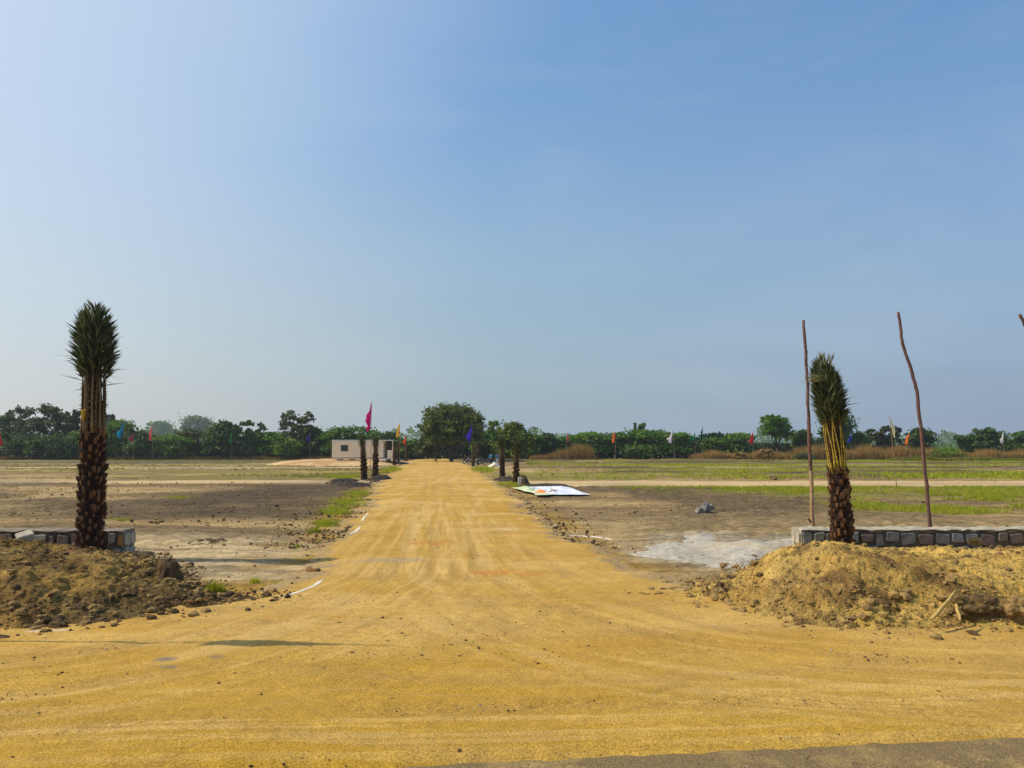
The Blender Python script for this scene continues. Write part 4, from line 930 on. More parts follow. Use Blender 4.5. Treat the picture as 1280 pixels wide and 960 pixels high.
def tree(x, d, H, W, kind, label, group='trees along the edge of the plots', mat='leaf_mid', n=3600, leaf=None, seed=0, trunk=True, base=None, cat='tree', name='tree'):
    rnd = np.random.default_rng(seed + 500); rr = random.Random(seed); lobes = []; leaf = leaf or .0024 * d
    if kind == 'round':
        lobes = [(0, 0, H * .62, W * .42, H * .34), (-W * .22, .5, H * .45, W * .28, H * .26), (W * .22, -.4, H * .47, W * .28, H * .26), (rr.uniform(-.1, .1) * W, 0, H * .80, W * .26, H * .19), (W * .1, 0, H * .25, W * .34, H * .2), (-W * .2, 0, H * .2, W * .28, H * .16)]
    elif kind == 'flat':      # spreading thorn tree, layered
        lobes = [(0, 0, H * .72, W * .46, H * .18)]
        for k in range(9):
            a = rr.uniform(-1, 1); lobes.append((a * W * .36, rr.uniform(-.2, .2) * W, H * rr.uniform(.25, .82) * (1 - .25 * abs(a)), W * rr.uniform(.14, .24), H * rr.uniform(.09, .17)))
        lobes.append((0, 0, H * .3, W * .42, H * .26))
    elif kind == 'open':      # tall irregular crown with sky gaps
        for k in range(38):
            a = rr.uniform(-1, 1); z = rr.uniform(.28, .95); lobes.append((a * W * .44 * (1.2 - .75 * max(0, z - .5)), rr.uniform(-.25, .25) * W, H * z, W * rr.uniform(.06, .13), H * rr.uniform(.06, .12)))
        lobes += [(0, 0, H * .55, W * .24, H * .2), (0, 0, H * .25, W * .4, H * .22)]
    elif kind == 'shrub':
        lobes = [(0, 0, H * .45, W * .44, H * .46), (-W * .22, 0, H * .35, W * .26, H * .36), (W * .22, 0, H * .33, W * .26, H * .36)]
        for k in range(4): lobes.append((rr.uniform(-.35, .35) * W, rr.uniform(-.3, .3) * W, H * rr.uniform(.55, .85), W * rr.uniform(.1, .2), H * .14))
    elif kind == 'bare':
        lobes = [(rr.uniform(-.3, .3) * W, 0, H * rr.uniform(.5, .9), W * .12, H * .08) for k in range(5)]; n = n // 6
    elif kind == 'lone':      # crown well clear of the ground with visible stem
        for k in range(10):
            a = rr.uniform(-1, 1); z = rr.uniform(.42, .88); lobes.append((a * W * .36 * (1.2 - .7 * max(0, z - .5)), rr.uniform(-.3, .3) * W, H * z, W * rr.uniform(.13, .2), H * rr.uniform(.08, .14)))
        lobes += [(0, 0, H * .62, W * .33, H * .24)]
    root = empty(name, (x, d, 0 if base is None else base), label, cat, group)
    V, F, q = crown_data(lobes, n, leaf, rnd, clumps=44 if kind != 'flat' else 60, flat=.6 if kind == 'flat' else 1)
    link('crown', mesh_np('crown', V, F, [M[mat]], False, attrs={'rnd': q}), root)
    if trunk:
        b = MB(); r = max(.09, .022 * H); fork = Vector((rr.uniform(-.1, .1), 0, H * .26)); b.tube([(0, 0, -.3), (rr.uniform(-.06, .06), 0, H * .13), fork], [r * 1.3, r, r * .85], 8)
        for (cx, cy, cz, rx, rz) in lobes[:12]:
            if cz < H * .3: continue
            e = Vector((cx, cy, cz)); m_ = fork.lerp(e, .5) + Vector((cx * .12, 0, -H * .03)); b.tube([fork * .98, m_, e, e + Vector((cx * .15, 0, rz * .7))], [r * .6, r * .38, r * .2, r * .06], 5)
            if kind in ('bare', 'open', 'lone'):
                for t in range(5 if kind == 'bare' else 3):
                    q_ = e + Vector((rr.uniform(-1, 1) * rx * 1.6, rr.uniform(-1, 1) * rx, rr.uniform(-.2, 1.1) * rz * 1.5)); b.tube([m_.lerp(e, rr.uniform(.3, 1)), q_], [r * .16, r * .04], 4)
        b.build('trunk', M['trunk'] if kind != 'bare' else M['twig'], root, True)
    return root
TD = 150
T = [ # x, top y, half width px, kind, depth, material, label
 (10, 518, 24, 'open', 156, 'leaf_dark', 'dark tree cut by the left edge of the picture'),
 (47, 505, 34, 'open', 150, 'leaf_olive', 'tallest tree left of the tall palm, with an open ragged crown'),
 (84, 514, 20, 'open', 152, 'leaf_olive', 'thin open crown directly left of the tall palm trunk'),
 (22, 541, 26, 'shrub', 146, 'leaf_dark', 'dark bush under the leftmost trees'),
 (66, 543, 30, 'shrub', 145, 'leaf_dark', 'wide dark bush under the tallest left tree'),
 (102, 534, 22, 'shrub', 147, 'leaf_mid', 'green bush behind the trunk of the tall palm'),
 (133, 517, 13, 'open', 152, 'leaf_olive', 'sparse upright tree just right of the tall palm'),
 (150, 524, 24, 'round', 149, 'leaf_mid', 'round green tree behind the teal flag'),
 (177, 536, 17, 'shrub', 146, 'leaf_dark', 'dark round bush between the crimson and the pinkish flags'),
 (214, 541, 30, 'flat', 148, 'leaf_light', 'bright green spreading thorn tree below the two hazy trees'),
 (240, 533, 22, 'flat', 151, 'leaf_olive', 'olive thorn tree in front of the taller hazy tree'),
 (278, 526, 23, 'round', 148, 'leaf_dark', 'dense dark round tree behind the small green flag'),
 (312, 527, 21, 'open', 149, 'leaf_dark', 'dark ragged tree just right of the dense round one'),
 (340, 537, 22, 'flat', 150, 'leaf_mid', 'mid green low crown between two taller dark trees'),
 (360, 545, 16, 'shrub', 146, 'leaf_light', 'light green bush at the left foot of the tall tree by the dark blue flag'),
 (374, 515, 23, 'open', 150, 'leaf_olive', 'tall brownish tree behind the dark blue flag'),
 (390, 532, 16, 'round', 151, 'leaf_dark', 'dark rounded crown right behind the dark blue flag'),
 (411, 537, 18, 'flat', 150, 'leaf_mid', 'green thorn tree rising over the left end of the cabin'),
 (442, 529, 38, 'flat', 146, 'leaf_mid', 'widest spreading thorn tree behind the cabin'),
 (484, 540, 17, 'round', 152, 'leaf_dark', 'small dark tree over the right end of the cabin'),
 (512, 548, 18, 'shrub', 150, 'leaf_mid', 'green bush left of the big roadside tree'),
 (604, 541, 14, 'round', 148, 'leaf_mid', 'green tree half hidden behind the right side of the roadside tree'),
 (617, 527, 9, 'open', 150, 'leaf_light', 'slim light sprig of a tree right of the roadside tree'),
 (666, 539, 15, 'flat', 148, 'leaf_mid', 'small thorn tree just right of the medium roadside tree'),
 (684, 541, 13, 'round', 149, 'leaf_dark', 'small dark crown left of the thin dull red flag'),
 (709, 542, 20, 'flat', 150, 'leaf_mid', 'thorn tree behind the thin dull red flag'),
 (737, 537, 24, 'flat', 149, 'leaf_mid', 'thorn tree above the tallest brown scrub'),
 (771, 537, 23, 'flat', 151, 'leaf_dark', 'dark thorn tree behind the orange flag'),
 (800, 529, 8, 'open', 153, 'leaf_mid', 'narrow treetop sticking up behind the widest bush'),
 (808, 533, 36, 'flat', 148, 'leaf_mid', 'widest green bush between the orange and the white flags'),
 (846, 537, 20, 'flat', 150, 'leaf_mid', 'flat topped thorn tree behind the white flag'),
 (802, 556, 22, 'shrub', 144, 'leaf_dark', 'low dark bush in front of the widest bush'),
 (893, 545, 22, 'flat', 150, 'leaf_mid', 'low thorn tree right of the narrow dark green flag'),
 (924, 538, 20, 'flat', 149, 'leaf_mid', 'green thorn tree left of the red flag'),
 (970, 517, 27, 'lone', 147, 'leaf_mid', 'tall open green tree on a visible dark trunk, left of the straight pole'),
 (1003, 537, 12, 'round', 150, 'leaf_dark', 'dark crown left of the straight pole'),
 (1046, 512, 22, 'round', 149, 'leaf_dark', 'tall dark tree hidden behind the leaning palm'),
 (1073, 539, 10, 'round', 150, 'leaf_mid', 'small green tree right of the leaning palm'),
 (1104, 534, 20, 'open', 152, 'leaf_olive', 'greyish sparse tree behind the cream flag'),
 (1123, 528, 10, 'bare', 151, 'leaf_olive', 'nearly bare twiggy crown above the plump orange flag'),
 (1150, 534, 17, 'round', 149, 'leaf_dark', 'dark rounded tree behind the crooked pole'),
 (1206, 543, 12, 'open', 150, 'leaf_dark', 'small tree at the foot of the bare one'),
 (1216, 529, 10, 'bare', 151, 'leaf_olive', 'bare leafless tree with thin upright branches at the right'),
 (1236, 535, 19, 'round', 148, 'leaf_dark', 'round tree left of the right white flag'),
 (1262, 548, 9, 'shrub', 152, 'leaf_dark', 'small far tree between the two rightmost round trees'),
 (1281, 535, 15, 'flat', 149, 'leaf_dark', 'tree cut by the right edge of the picture')]
for i, (x, ty, hw, kd, d, mt, lb) in enumerate(T):
    w = at(x, ty, d); sh = kd == 'shrub'
    tree(w.x, d, w.z, 2 * hw * d / FOC, kd, lb, mat=mt, seed=i, n=int(2600 + 60 * hw), cat='bush' if sh else 'tree', name='bush' if sh else 'tree', trunk=not sh)
# hazy trees far beyond
for i, (x, ty, hw, d, lb) in enumerate([(200, 526, 21, 700, 'hazy blue far tree behind the pinkish flag'), (246, 518, 21, 640, 'hazy blue far tree, the taller of the two left of the dense dark one'), (222, 538, 16, 680, 'low hazy far tree between the two blue ones')]):
    w = at(x, ty, d); tree(w.x, d, w.z, 2 * hw * d / FOC, 'round', lb, group='hazy trees far beyond the plots', mat='leaf_mid', seed=80 + i, n=4200, leaf=1.4)
# the roadside trees
w = at(565, 500, 124)
root = empty('tree', (w.x, 124, 0), 'big dark spreading tree at the far end of the dirt road', 'tree', 'trees along the edge of the plots')
rs = np.random.default_rng(9); H = w.z; W = 83 * 124 / FOC; rr = random.Random(4)
lob = [(0, 0, H * .68, W * .38, H * .27)] + [(math.cos(a) * W * .30 * k, math.sin(a) * W * .30, H * z, W * .2, H * .17) for a, k, z in ((0, 1, .6), (.8, 1, .72), (1.8, 1, .75), (2.6, 1, .70), (3.3, 1.05, .50), (4.1, 1, .55), (5, 1, .5), (5.8, 1.1, .45))] + [(-W * .32, 0, H * .36, W * .18, H * .17), (W * .3, 0, H * .36, W * .18, H * .16), (0, 0, H * .40, W * .34, H * .17), (-W * .2, -2, H * .33, W * .22, H * .13), (W * .14, -2, H * .34, W * .22, H * .12), (W * .38, -.5, H * .66, W * .1, H * .09)]
V, F, q = crown_data(lob, 19000, .27, rs, clumps=90, clump=.13); link('crown', mesh_np('crown', V, F, [M['leaf_road']], False, attrs={'rnd': q}), root)
b = MB(); b.tube([(0, 0, -.3), (-.1, 0, 1.2), (0, 0, 2.6)], [.38, .28, .26], 9)
for l in lob[:11]: e = Vector(l[:3]); b.tube([Vector((0, 0, 2.4)), Vector((0, 0, 2.4)).lerp(e, .5) + Vector((0, 0, -.3)), e], [.2, .13, .06], 6)
b.tube([(-2.6, .4, -.2), (-2.4, .4, 3.5)], [.1, .07], 6); b.build('trunk', M['trunk'], root, True)
w = at(643, 527, 108); tree(w.x, 108, w.z, 48 * 108 / FOC, 'round', 'medium roadside tree behind the pair of small palms right of the road', mat='leaf_road', seed=60, n=6500, leaf=.24)
w = at(531, 547, 128); tree(w.x, 128, w.z, 22 * 128 / FOC, 'shrub', 'olive bush at the left foot of the big roadside tree', mat='leaf_olive', seed=61, n=2600, trunk=False, cat='bush', name='bush')
w = at(604, 551, 130); tree(w.x, 130, w.z, 20 * 130 / FOC, 'shrub', 'brownish bush behind the parked motorcycles', mat='leaf_olive', seed=62, n=2600, trunk=False, cat='bush', name='bush')
# closed dark thicket under and behind the tree line: reads as one mass
def thicket(name, x0, x1, d0, d1, h, mat, label, n, leaf, seed, hf=None):
    r = np.random.default_rng(seed); X = r.uniform(x0, x1, n); Yd = r.uniform(d0, d1, n)
    hh = h * (.45 + .85 * fbm(X * .12, Yd * 0 + seed, seed, 4)); 
    if hf is not None: hh = hh * hf(X)
    Z = r.random(n) ** .8 * hh; P = np.stack([X, Yd, Z], -1)
    nm = r.normal(size=(n, 3)) + np.array([0, -.5, .5]); nm /= np.linalg.norm(nm, axis=1)[:, None]; a = np.cross(nm, r.normal(size=(n, 3))); a /= np.linalg.norm(a, axis=1)[:, None]; b = np.cross(nm, a); s = (leaf * r.uniform(.5, 1.4, n))[:, None]
    V = np.stack([P - a * s, P - b * s * .5, P + a * s, P + b * s * .5], 1).reshape(-1, 3)
    o = link(name, mesh_np(name, V, np.arange(n * 4).reshape(-1, 4), [M[mat]], False, attrs={'rnd': np.repeat(r.random(n), 4)})); return tag(o, label, None, None, 'stuff')
def xw(px, d): return (px - 640) / FOC * d
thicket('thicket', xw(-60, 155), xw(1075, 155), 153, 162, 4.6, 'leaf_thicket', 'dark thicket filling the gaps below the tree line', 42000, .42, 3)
# far woods, blue with haze
fw = lambda X: .55 + .9 * fbm(X * .012, X * 0, 5, 3)
thicket('distant_wood', -900, 1000, 690, 720, 15, 'leaf_mid', 'hazy blue distant wood on the horizon', 26000, 1.7, 6, fw)
thicket('distant_wood', -700, 800, 420, 440, 7.5, 'leaf_mid', 'hazy far hedge beyond the tree line', 16000, 1.1, 7, lambda X: .5 + .9 * fbm(X * .02, X * 0, 15, 3))
# distant hill
xs = np.linspace(-60, 60, 40); ys = np.linspace(-40, 40, 12); X, Yh = np.meshgrid(xs, ys); Z = 19 * np.exp(-(X / 14) ** 4) * np.exp(-(Yh / 30) ** 2) + 9 * np.exp(-((X + 10) / 36) ** 2) * np.exp(-(Yh / 30) ** 2) - 1 + 2 * (fbm(X * .1, Yh * .1, 5, 3) - .5)
c = at(1188, 560, 1150); tag(link('hill', mesh_np('hill', np.stack([X + c.x, Yh + 1150, Z], -1).reshape(-1, 3), grid_faces(12, 40), [M['hill']], True)), kind='structure')

# ---------------------------------------------------------------- blades: grass and dry scrub
def blades(name, X, Yd, h, w, nb, mat, label, seed, spread=.5, z=0, parent=None, kind='stuff', zoff=None):
    r = np.random.default_rng(seed); n = len(X); X = np.repeat(X, nb); Yd = np.repeat(Yd, nb); hh = np.repeat(h, nb) * r.uniform(.45, 1.15, n * nb); ww = np.repeat(w, nb)
    a = r.uniform(0, 6.283, n * nb); rad = np.repeat(h, nb) * spread * r.random(n * nb)
    zb = np.repeat(zoff, nb) if zoff is not None else np.zeros(n * nb)
    B = np.stack([X + rad * np.cos(a) * .7, Yd + rad * np.sin(a) * .7, zb - .02], -1); T_ = B + np.stack([np.cos(a) * rad * .9, np.sin(a) * rad * .9, hh], -1)
    t = r.uniform(0, 6.283, n * nb); S_ = np.stack([np.cos(t) * ww, np.sin(t) * ww, 0 * ww], -1)
    V = np.stack([B - S_, B + S_, T_], 1).reshape(-1, 3)
    me = mesh_np(name, V, np.arange(len(V)).reshape(-1, 3), [M[mat]], False, attrs={'rnd': np.repeat(np.clip(np.repeat(r.random(n), nb) * .6 + r.random(n * nb) * .4, 0, 1), 3)})
    return tag(link(name, me, parent), label, None, None, kind)
def scatter(n, x0, x1, d0, d1, dens, seed):
    r = np.random.default_rng(seed); X = r.uniform(x0, x1, n); Yd = d0 * (d1 / d0) ** r.random(n); k = r.random(n) < dens(X, Yd) * (Yd / d1) ** 0
    k &= np.abs(X) < .75 * Yd + 2; X = X[k]; Yd = Yd[k]
    L, R = road_edges(Yd); k = (X < L - .3) | (X > R + .3)
    for sd, a, b in TR: k &= ~(((X < 0) if sd == 'l' else (X > 0)) & (Yd > a + .3) & (Yd < b - .3) & (r.random(len(X)) < .97))
    return X[k], Yd[k]
gn = lambda X, Y, s, f=.12: fbm(X * f, Y * f * 1.6, s, 4)
# right field: strong green
X, Yd = scatter(60000, 2, 118, 54, 146, lambda X, Y: sstep(.36, .54, gn(X, Y, 201, .06) + .06) * (.35 + .75 * sstep(14, 26, X)) * (.25 + .75 * sstep(92, 100, Y) + .6 * (1 - sstep(70, 82, Y)) * (X > 12)), 11)
blades('grass', X, Yd, np.random.default_rng(1).uniform(.12, .34, len(X)), np.full(len(X), .05), 4, 'grass', 'bright green grass in the far right plots', 12, .9)
X, Yd = scatter(70000, 3, 45, 26, 44.5, lambda X, Y: sstep(.40, .52, gn(X, Y, 202, .22)) * sstep(3.5 + (44 - Y) * .5, 7 + (44 - Y) * .5, X), 13)
blades('grass', X, Yd, np.random.default_rng(2).uniform(.06, .17, len(X)), np.full(len(X), .022), 5, 'grass', 'low yellow green grass in patches on the near right plot', 14, 1.1)
# left field: duller, sparser
X, Yd = scatter(34000, -118, -5, 55, 146, lambda X, Y: sstep(.42, .58, gn(X, Y, 203, .06)) * (.45 + .6 * (1 - sstep(82, 90, Y)) + .6 * sstep(126, 134, Y)), 15)
blades('grass', X, Yd, np.random.default_rng(3).uniform(.08, .24, len(X)), np.full(len(X), .04), 4, 'grass_dim', 'dull sparse grass in the left plots', 16, .9)
X, Yd = scatter(5000, -35, -5, 22, 54, lambda X, Y: sstep(.60, .72, gn(X, Y, 204, .3)), 17)
blades('grass', X, Yd, np.random.default_rng(4).uniform(.03, .1, len(X)), np.full(len(X), .013), 5, 'grass_dim', 'thin scattered grass on the bare left plot', 18, 1.2)
# verge strips
def px_area(pts, n, seed):
    r = np.random.default_rng(seed); xs, ys = [], []
    for (px, py, rx, ry, k) in pts:
        for _ in range(int(n * k)):
            a = r.normal(0, .45, 2); g = G(px + a[0] * rx, max(py + a[1] * ry, 572)); xs.append(g.x); ys.append(g.y)
    return np.array(xs), np.array(ys)
X, Yd = px_area([(436, 628, 26, 7, 1), (420, 640, 22, 6, 1), (408, 655, 18, 6, 1), (447, 618, 18, 4, .6), (490, 588, 12, 3, .5), (640, 606, 22, 3, .5), (605, 588, 14, 3, .8), (430, 597, 20, 2, .6), (225, 622, 20, 2, .1), (150, 650, 14, 3, .06), (345, 728, 10, 2, .05)], 420, 21)
h_ = np.clip(Yd * .0028, .04, .25) * 1.4
blades('grass', X, Yd, h_ * np.random.default_rng(5).uniform(.6, 1.3, len(X)), h_ * .11, 7, 'grass', 'green weeds growing along both edges of the road', 22, .9)
# tufts one can point at
def tuft(px, py, h, w, n, label, mat='grass', seed=0, z=.0):
    g = G(px, py, z); z = surf(g.x, g.y); r = np.random.default_rng(seed + 900); X = g.x + r.normal(0, w * .3, n); Yd = g.y + r.normal(0, w * .22, n); e = 1 - np.hypot((X - g.x), (Yd - g.y)) / w
    root = blades('grass_tuft', X - g.x, Yd - g.y, h * np.clip(e, .35, 1), np.full(n, .006), 8, mat, label, seed + 950, .55, kind=None); root.location = (g.x, g.y, z); tag(root, label, 'grass tuft', 'single grass tufts beside the road')
tuft(268, 741, .24, .22, 60, 'lime green tuft growing out of the right end of the left heap', seed=1, z=.05)
tuft(318, 727, .13, .2, 34, 'low green tuft right of the lime green one', seed=2, z=.03)
tuft(392, 665, .22, .35, 50, 'leafy green tuft at the near end of the left verge', seed=3)
tuft(415, 657, .28, .35, 50, 'brightest tuft of the left verge beside dark clods', seed=4)
tuft(372, 684, .12, .2, 20, 'small weed at the corner where sand meets the grey ground on the left', seed=5)
tuft(152, 651, .12, .16, 30, 'small tuft alone on bare ground right of the tall palm', seed=6)
# dry scrub along the far edge
for i, (x0, x1, d0, h, n, lb) in enumerate([(664, 745, 142, 2.3, 2600, 'reddish brown dry scrub right of the road'), (868, 1000, 142, 2.0, 3600, 'brown dry scrub below the thorn trees'), (1000, 1300, 140, 2.8, 11000, 'long bank of brown dry scrub along the right boundary'), (1120, 1290, 128, 1.0, 2600, 'lower yellowish dry growth in front of the bank'), (-10, 420, 146, 1.1, 4200, 'dry undergrowth at the foot of the left trees')]):
    r = np.random.default_rng(300 + i); X = r.uniform(xw(x0, d0), xw(x1, d0), n); Yd = d0 + r.uniform(0, 5, n)
    hh = h * (.15 + 1.25 * fbm(X * .45, X * 0 + i, 301 + i, 5, .7)) * (.45 + .55 * r.random(n))
    if i == 0: hh *= .45 + 1.0 * np.exp(-((X - xw(728, d0)) / 2.6) ** 2) + .35 * np.exp(-((X - xw(700, d0)) / 3.5) ** 2)
    blades('dry_scrub', X, Yd, hh, np.full(n, .07), 6, 'dry' if i != 3 else 'grass_dim', lb, 320 + i, .35)
for i, (px, ty, hw, d, mt, lb) in enumerate([(955, 560, 12, 139, 'dry', 'rounded reddish dry bush left of the visible trunk'), (925, 565, 8, 138, 'dry', 'small dry bush under the thorn tree left of the red flag'), (1005, 566, 14, 139, 'leaf_olive', 'low olive bush by the straight pole'), (1180, 559, 26, 141, 'leaf_light', 'low green mound of weeds on the right boundary bank')]):
    w = at(px, ty, d); tree(w.x, d, max(w.z, .8), 2 * hw * d / FOC, 'shrub', lb, mat=mt, seed=90 + i, n=1600, leaf=.22, trunk=False, cat='bush', name='bush')

# ---------------------------------------------------------------- black soil heaps round the far palms
def small_heap(px, py, rx, ry, h, label, seed, mat='black_soil'):
    g = G(px, py); a = rx * g.y / FOC; b_ = abs(G(px, py - ry).y - g.y) * .5 + .4; n = 46
    u = np.linspace(-1.1, 1.1, n); U, V_ = np.meshgrid(u, u); q = np.hypot(U, V_) + (fbm(U * 2 + seed, V_ * 2, seed, 3) - .5) * .5
    Z = h * (1 - sstep(.2, 1.0, q)) * (.6 + .8 * fbm(U * 3, V_ * 3 + seed, seed + 1, 3)) + lumps(U * a * 4, V_ * b_ * 4 + seed, seed) * min(.11, h * .4) * (1 - sstep(.6, 1.05, q)) + lumps(U * a * 9, V_ * b_ * 9, seed + 2) * min(.05, h * .3) * (1 - sstep(.7, 1.1, q)) - .04
    F = grid_faces(n, n); F = F[(q.reshape(-1)[F] < 1.15).all(1)]
    o = link('soil_heap', mesh_np('soil_heap', np.stack([U * a, V_ * b_, Z], -1).reshape(-1, 3), F, [M[mat]], False)); o.location = (g.x, g.y, .02); tag(o, label, 'soil heap', 'dark soil dug out round the far palms')
for i, a in enumerate([(430, 602, 22, 2.5, .15, 'black soil heap left of the two palm stumps before the cabin'), (474, 600, 20, 3, .22, 'black soil heap at the foot of the straight palm stump'), (492, 580, 22, 2, .25, 'dark soil ridge below the right end of the cabin'), (440, 607, 26, 3, .14, 'low scattered dark soil in front of the magenta flag pole'),
                       (632, 601, 18, 3, .2, 'dark soil round the left palm of the right verge'), (654, 606, 9, 2.5, .5, 'brown soil pile just right of the nearest small palm'), (685, 607, 30, 1.5, .09, 'low dark soil ridge running right from the small palm'), (436, 662, 9, 3, .07, 'dark clods on the left road edge by the lime streak'), (265, 679, 42, 3, .07, 'low brown ridge of clods on the bare left plot')]):
    small_heap(*a, 400 + i, 'black_soil' if i < 7 and i != 5 else 'clod_dark')
# low clods strewn over the tilled plots
P, R = [], []
for i in range(9000):
    y = 17 * (50 / 17) ** random.random(); x = random.uniform(-.7, .7) * y; l, r = road_edges(np.array([y]))
    if l[0] - .2 < x < r[0] + .2: continue
    if x > 0 and random.random() < .6: continue
    P.append((x, y, .02)); R.append(min(.06, .011 * random.random() ** -.4) * (.7 + y / 50))
crumbs('field_clods', P, R, [M['clod_dark'], M['black_soil'], M['clod'], M['stone_pale']], 'small clods strewn over the bare plots', weights=(4, 1, 6, .35))
# clods and rubble lying along the road edges
P, R = [], []
for i in range(2200):
    y = 17 * (60 / 17) ** random.random(); l, r = road_edges(np.array([y])); s = random.random() < .62
    x = (l[0] - abs(random.gauss(0, .9)) + .15) if s else (r[0] + abs(random.gauss(0, .5)) - .1); P.append((x, y, .03)); R.append(min(.055, .016 * random.random() ** -.45))
crumbs('verge_clods', P, R, [M['clod_dark'], M['black_soil'], M['clod'], M['lime']], 'dark clods pushed up along the road edges', weights=(5, 3, 5, .15))

# ---------------------------------------------------------------- cabin on its sandy pad
PADP = [(-29.5, 97), (-24, 95), (-16.5, 95), (-14.2, 99), (-13.6, 116), (-16, 126), (-32, 128), (-36, 118), (-34, 103)]
patch('sand_pad', PADP, .45, lambda X, Y, d: (d + (fbm(X * .4, Y * .4, 111, 3) - .5) * 2, -.1 + .62 * sstep(-.5, 5, d) + (fbm(X * .8, Y * .8, 112, 3) - .5) * .12), lambda X, Y: lerp(np.zeros(X.shape + (3,)) + np.array((.60, .40, .20)), (.46, .27, .12), sstep(.45, .6, fbm(X * .3, Y * .5, 113, 3))), M['sand'], None, keepd=-.6)
CB = 104.0; p0 = at(414.8, 573.5, CB); p1 = at(491, 573.5, CB); L = p1.x - p0.x; CH = at(450, 550, CB).z - p0.z
M['panel'] = simple('cream_sandwich_panel', (.86, .74, .56), (.80, .68, .50), 2, .5, 0)
M['panel_rib'] = simple('cream_panel_rib', (.80, .68, .5), (.72, .6, .44), 2, .5, 0)
M['roof'] = simple('pale_sheet_roof', (.62, .68, .66), (.5, .56, .55), 2, .5, 0)
M['frame'] = simple('dark_window_frame', (.10, .07, .06), (.06, .045, .04), 4, .5, 0)
M['inside'] = simple('dark_interior_board', (.12, .085, .06), (.07, .05, .04), 3, .8, 0)
mg_, nt_, b_, o_ = new_mat('window_glass'); b_.inputs['Base Color'].default_value = (.03, .04, .05, 1); b_.inputs['Roughness'].default_value = .15; b_.inputs['Specular IOR Level'].default_value = .5; M['glass'] = mg_
cb = empty('cabin', (p0.x, CB, p0.z), 'cream portable cabin with a small window and open porch at its right end', 'cabin')
DP = 2.6; LW = L * (479 - 415) / 76.2
b = MB(); b.box((LW / 2, DP / 2, CH / 2 + .05), (LW, DP, CH - .22)); b.build('wall', M['panel'], cb)
k = 0; x = .15
while x < LW:
    b = MB(); b.box((x, -.012, CH / 2 + .05), (.05, .03, CH - .24)); b.build('panel_rib', M['panel_rib'], cb); x += .30
b = MB(); b.box((L / 2, DP / 2, CH - .02), (L + .1, DP + .12, .09)); b.box((L / 2, -.05, CH - .07), (L + .12, .05, .10)); b.build('roof', M['roof'], cb)
b = MB(); b.box((L / 2, DP / 2, -.0), (L, DP, .12)); b.build('floor_frame', M['panel_rib'], cb)
wx = L * (430.5 - 415) / 76.2; wz = at(430, 560.2, CB).z - p0.z
b = MB(); ww, wh = .86, .72
for dx, dz, sx, sz in ((0, wh / 2, ww, .07), (0, -wh / 2, ww, .07), (-ww / 2, 0, .07, wh + .06), (ww / 2, 0, .07, wh + .06), (0, 0, .04, wh)): b.box((wx + dx, -.045, wz + dz), (sx, .06, sz))
wf = b.build('window', M['frame'], cb)
b = MB(); b.box((wx, -.03, wz), (ww, .02, wh)); b.build('pane', M['glass'], wf)
b = MB()
for j in range(5): b.box((wx - .34 + j * .17, -.085, wz), (.016, .016, wh))
b.build('window_bars', M['frame'], wf)
b = MB(); b.box((wx, -.12, wz + wh / 2 + .07), (ww + .16, .2, .03)); b.build('window_hood', M['panel_rib'], wf)
# porch: back wall, corner posts, low front panel, doorway
b = MB(); b.box(((LW + L) / 2, DP - .05, CH / 2), (L - LW, .08, CH - .15)); b.build('porch_back_wall', M['inside'], cb)
b = MB(); b.box((LW + .012, DP / 2 + .3, CH / 2 - .1), (.02, .85, 1.95)); b.build('door', M['frame'], cb)
b = MB(); b.box((L - .05, .05, CH / 2), (.1, .1, CH - .15)); b.box((L - .05, DP - .12, CH / 2), (.09, .09, CH - .16)); b.build('porch_posts', M['panel'], cb)
b = MB(); b.box((L - .42, .045, .62), (.64, .05, 1.05)); b.build('porch_panel', M['panel'], cb)
b = MB(); b.box((LW + .18, -.35, -.12), (.62, .5, .14)); b.box((LW + .18, -.6, -.2), (.7, .4, .1)); b.build('step', M['lime'], cb)
for j in range(5):
    b = MB(); b.box((L * (j + .5) / 5, .3, -.22), (.4, .4, .4)); b.box((L * (j + .5) / 5, DP - .3, -.22), (.4, .4, .4)); b.build('footing', M['stone'], cb)

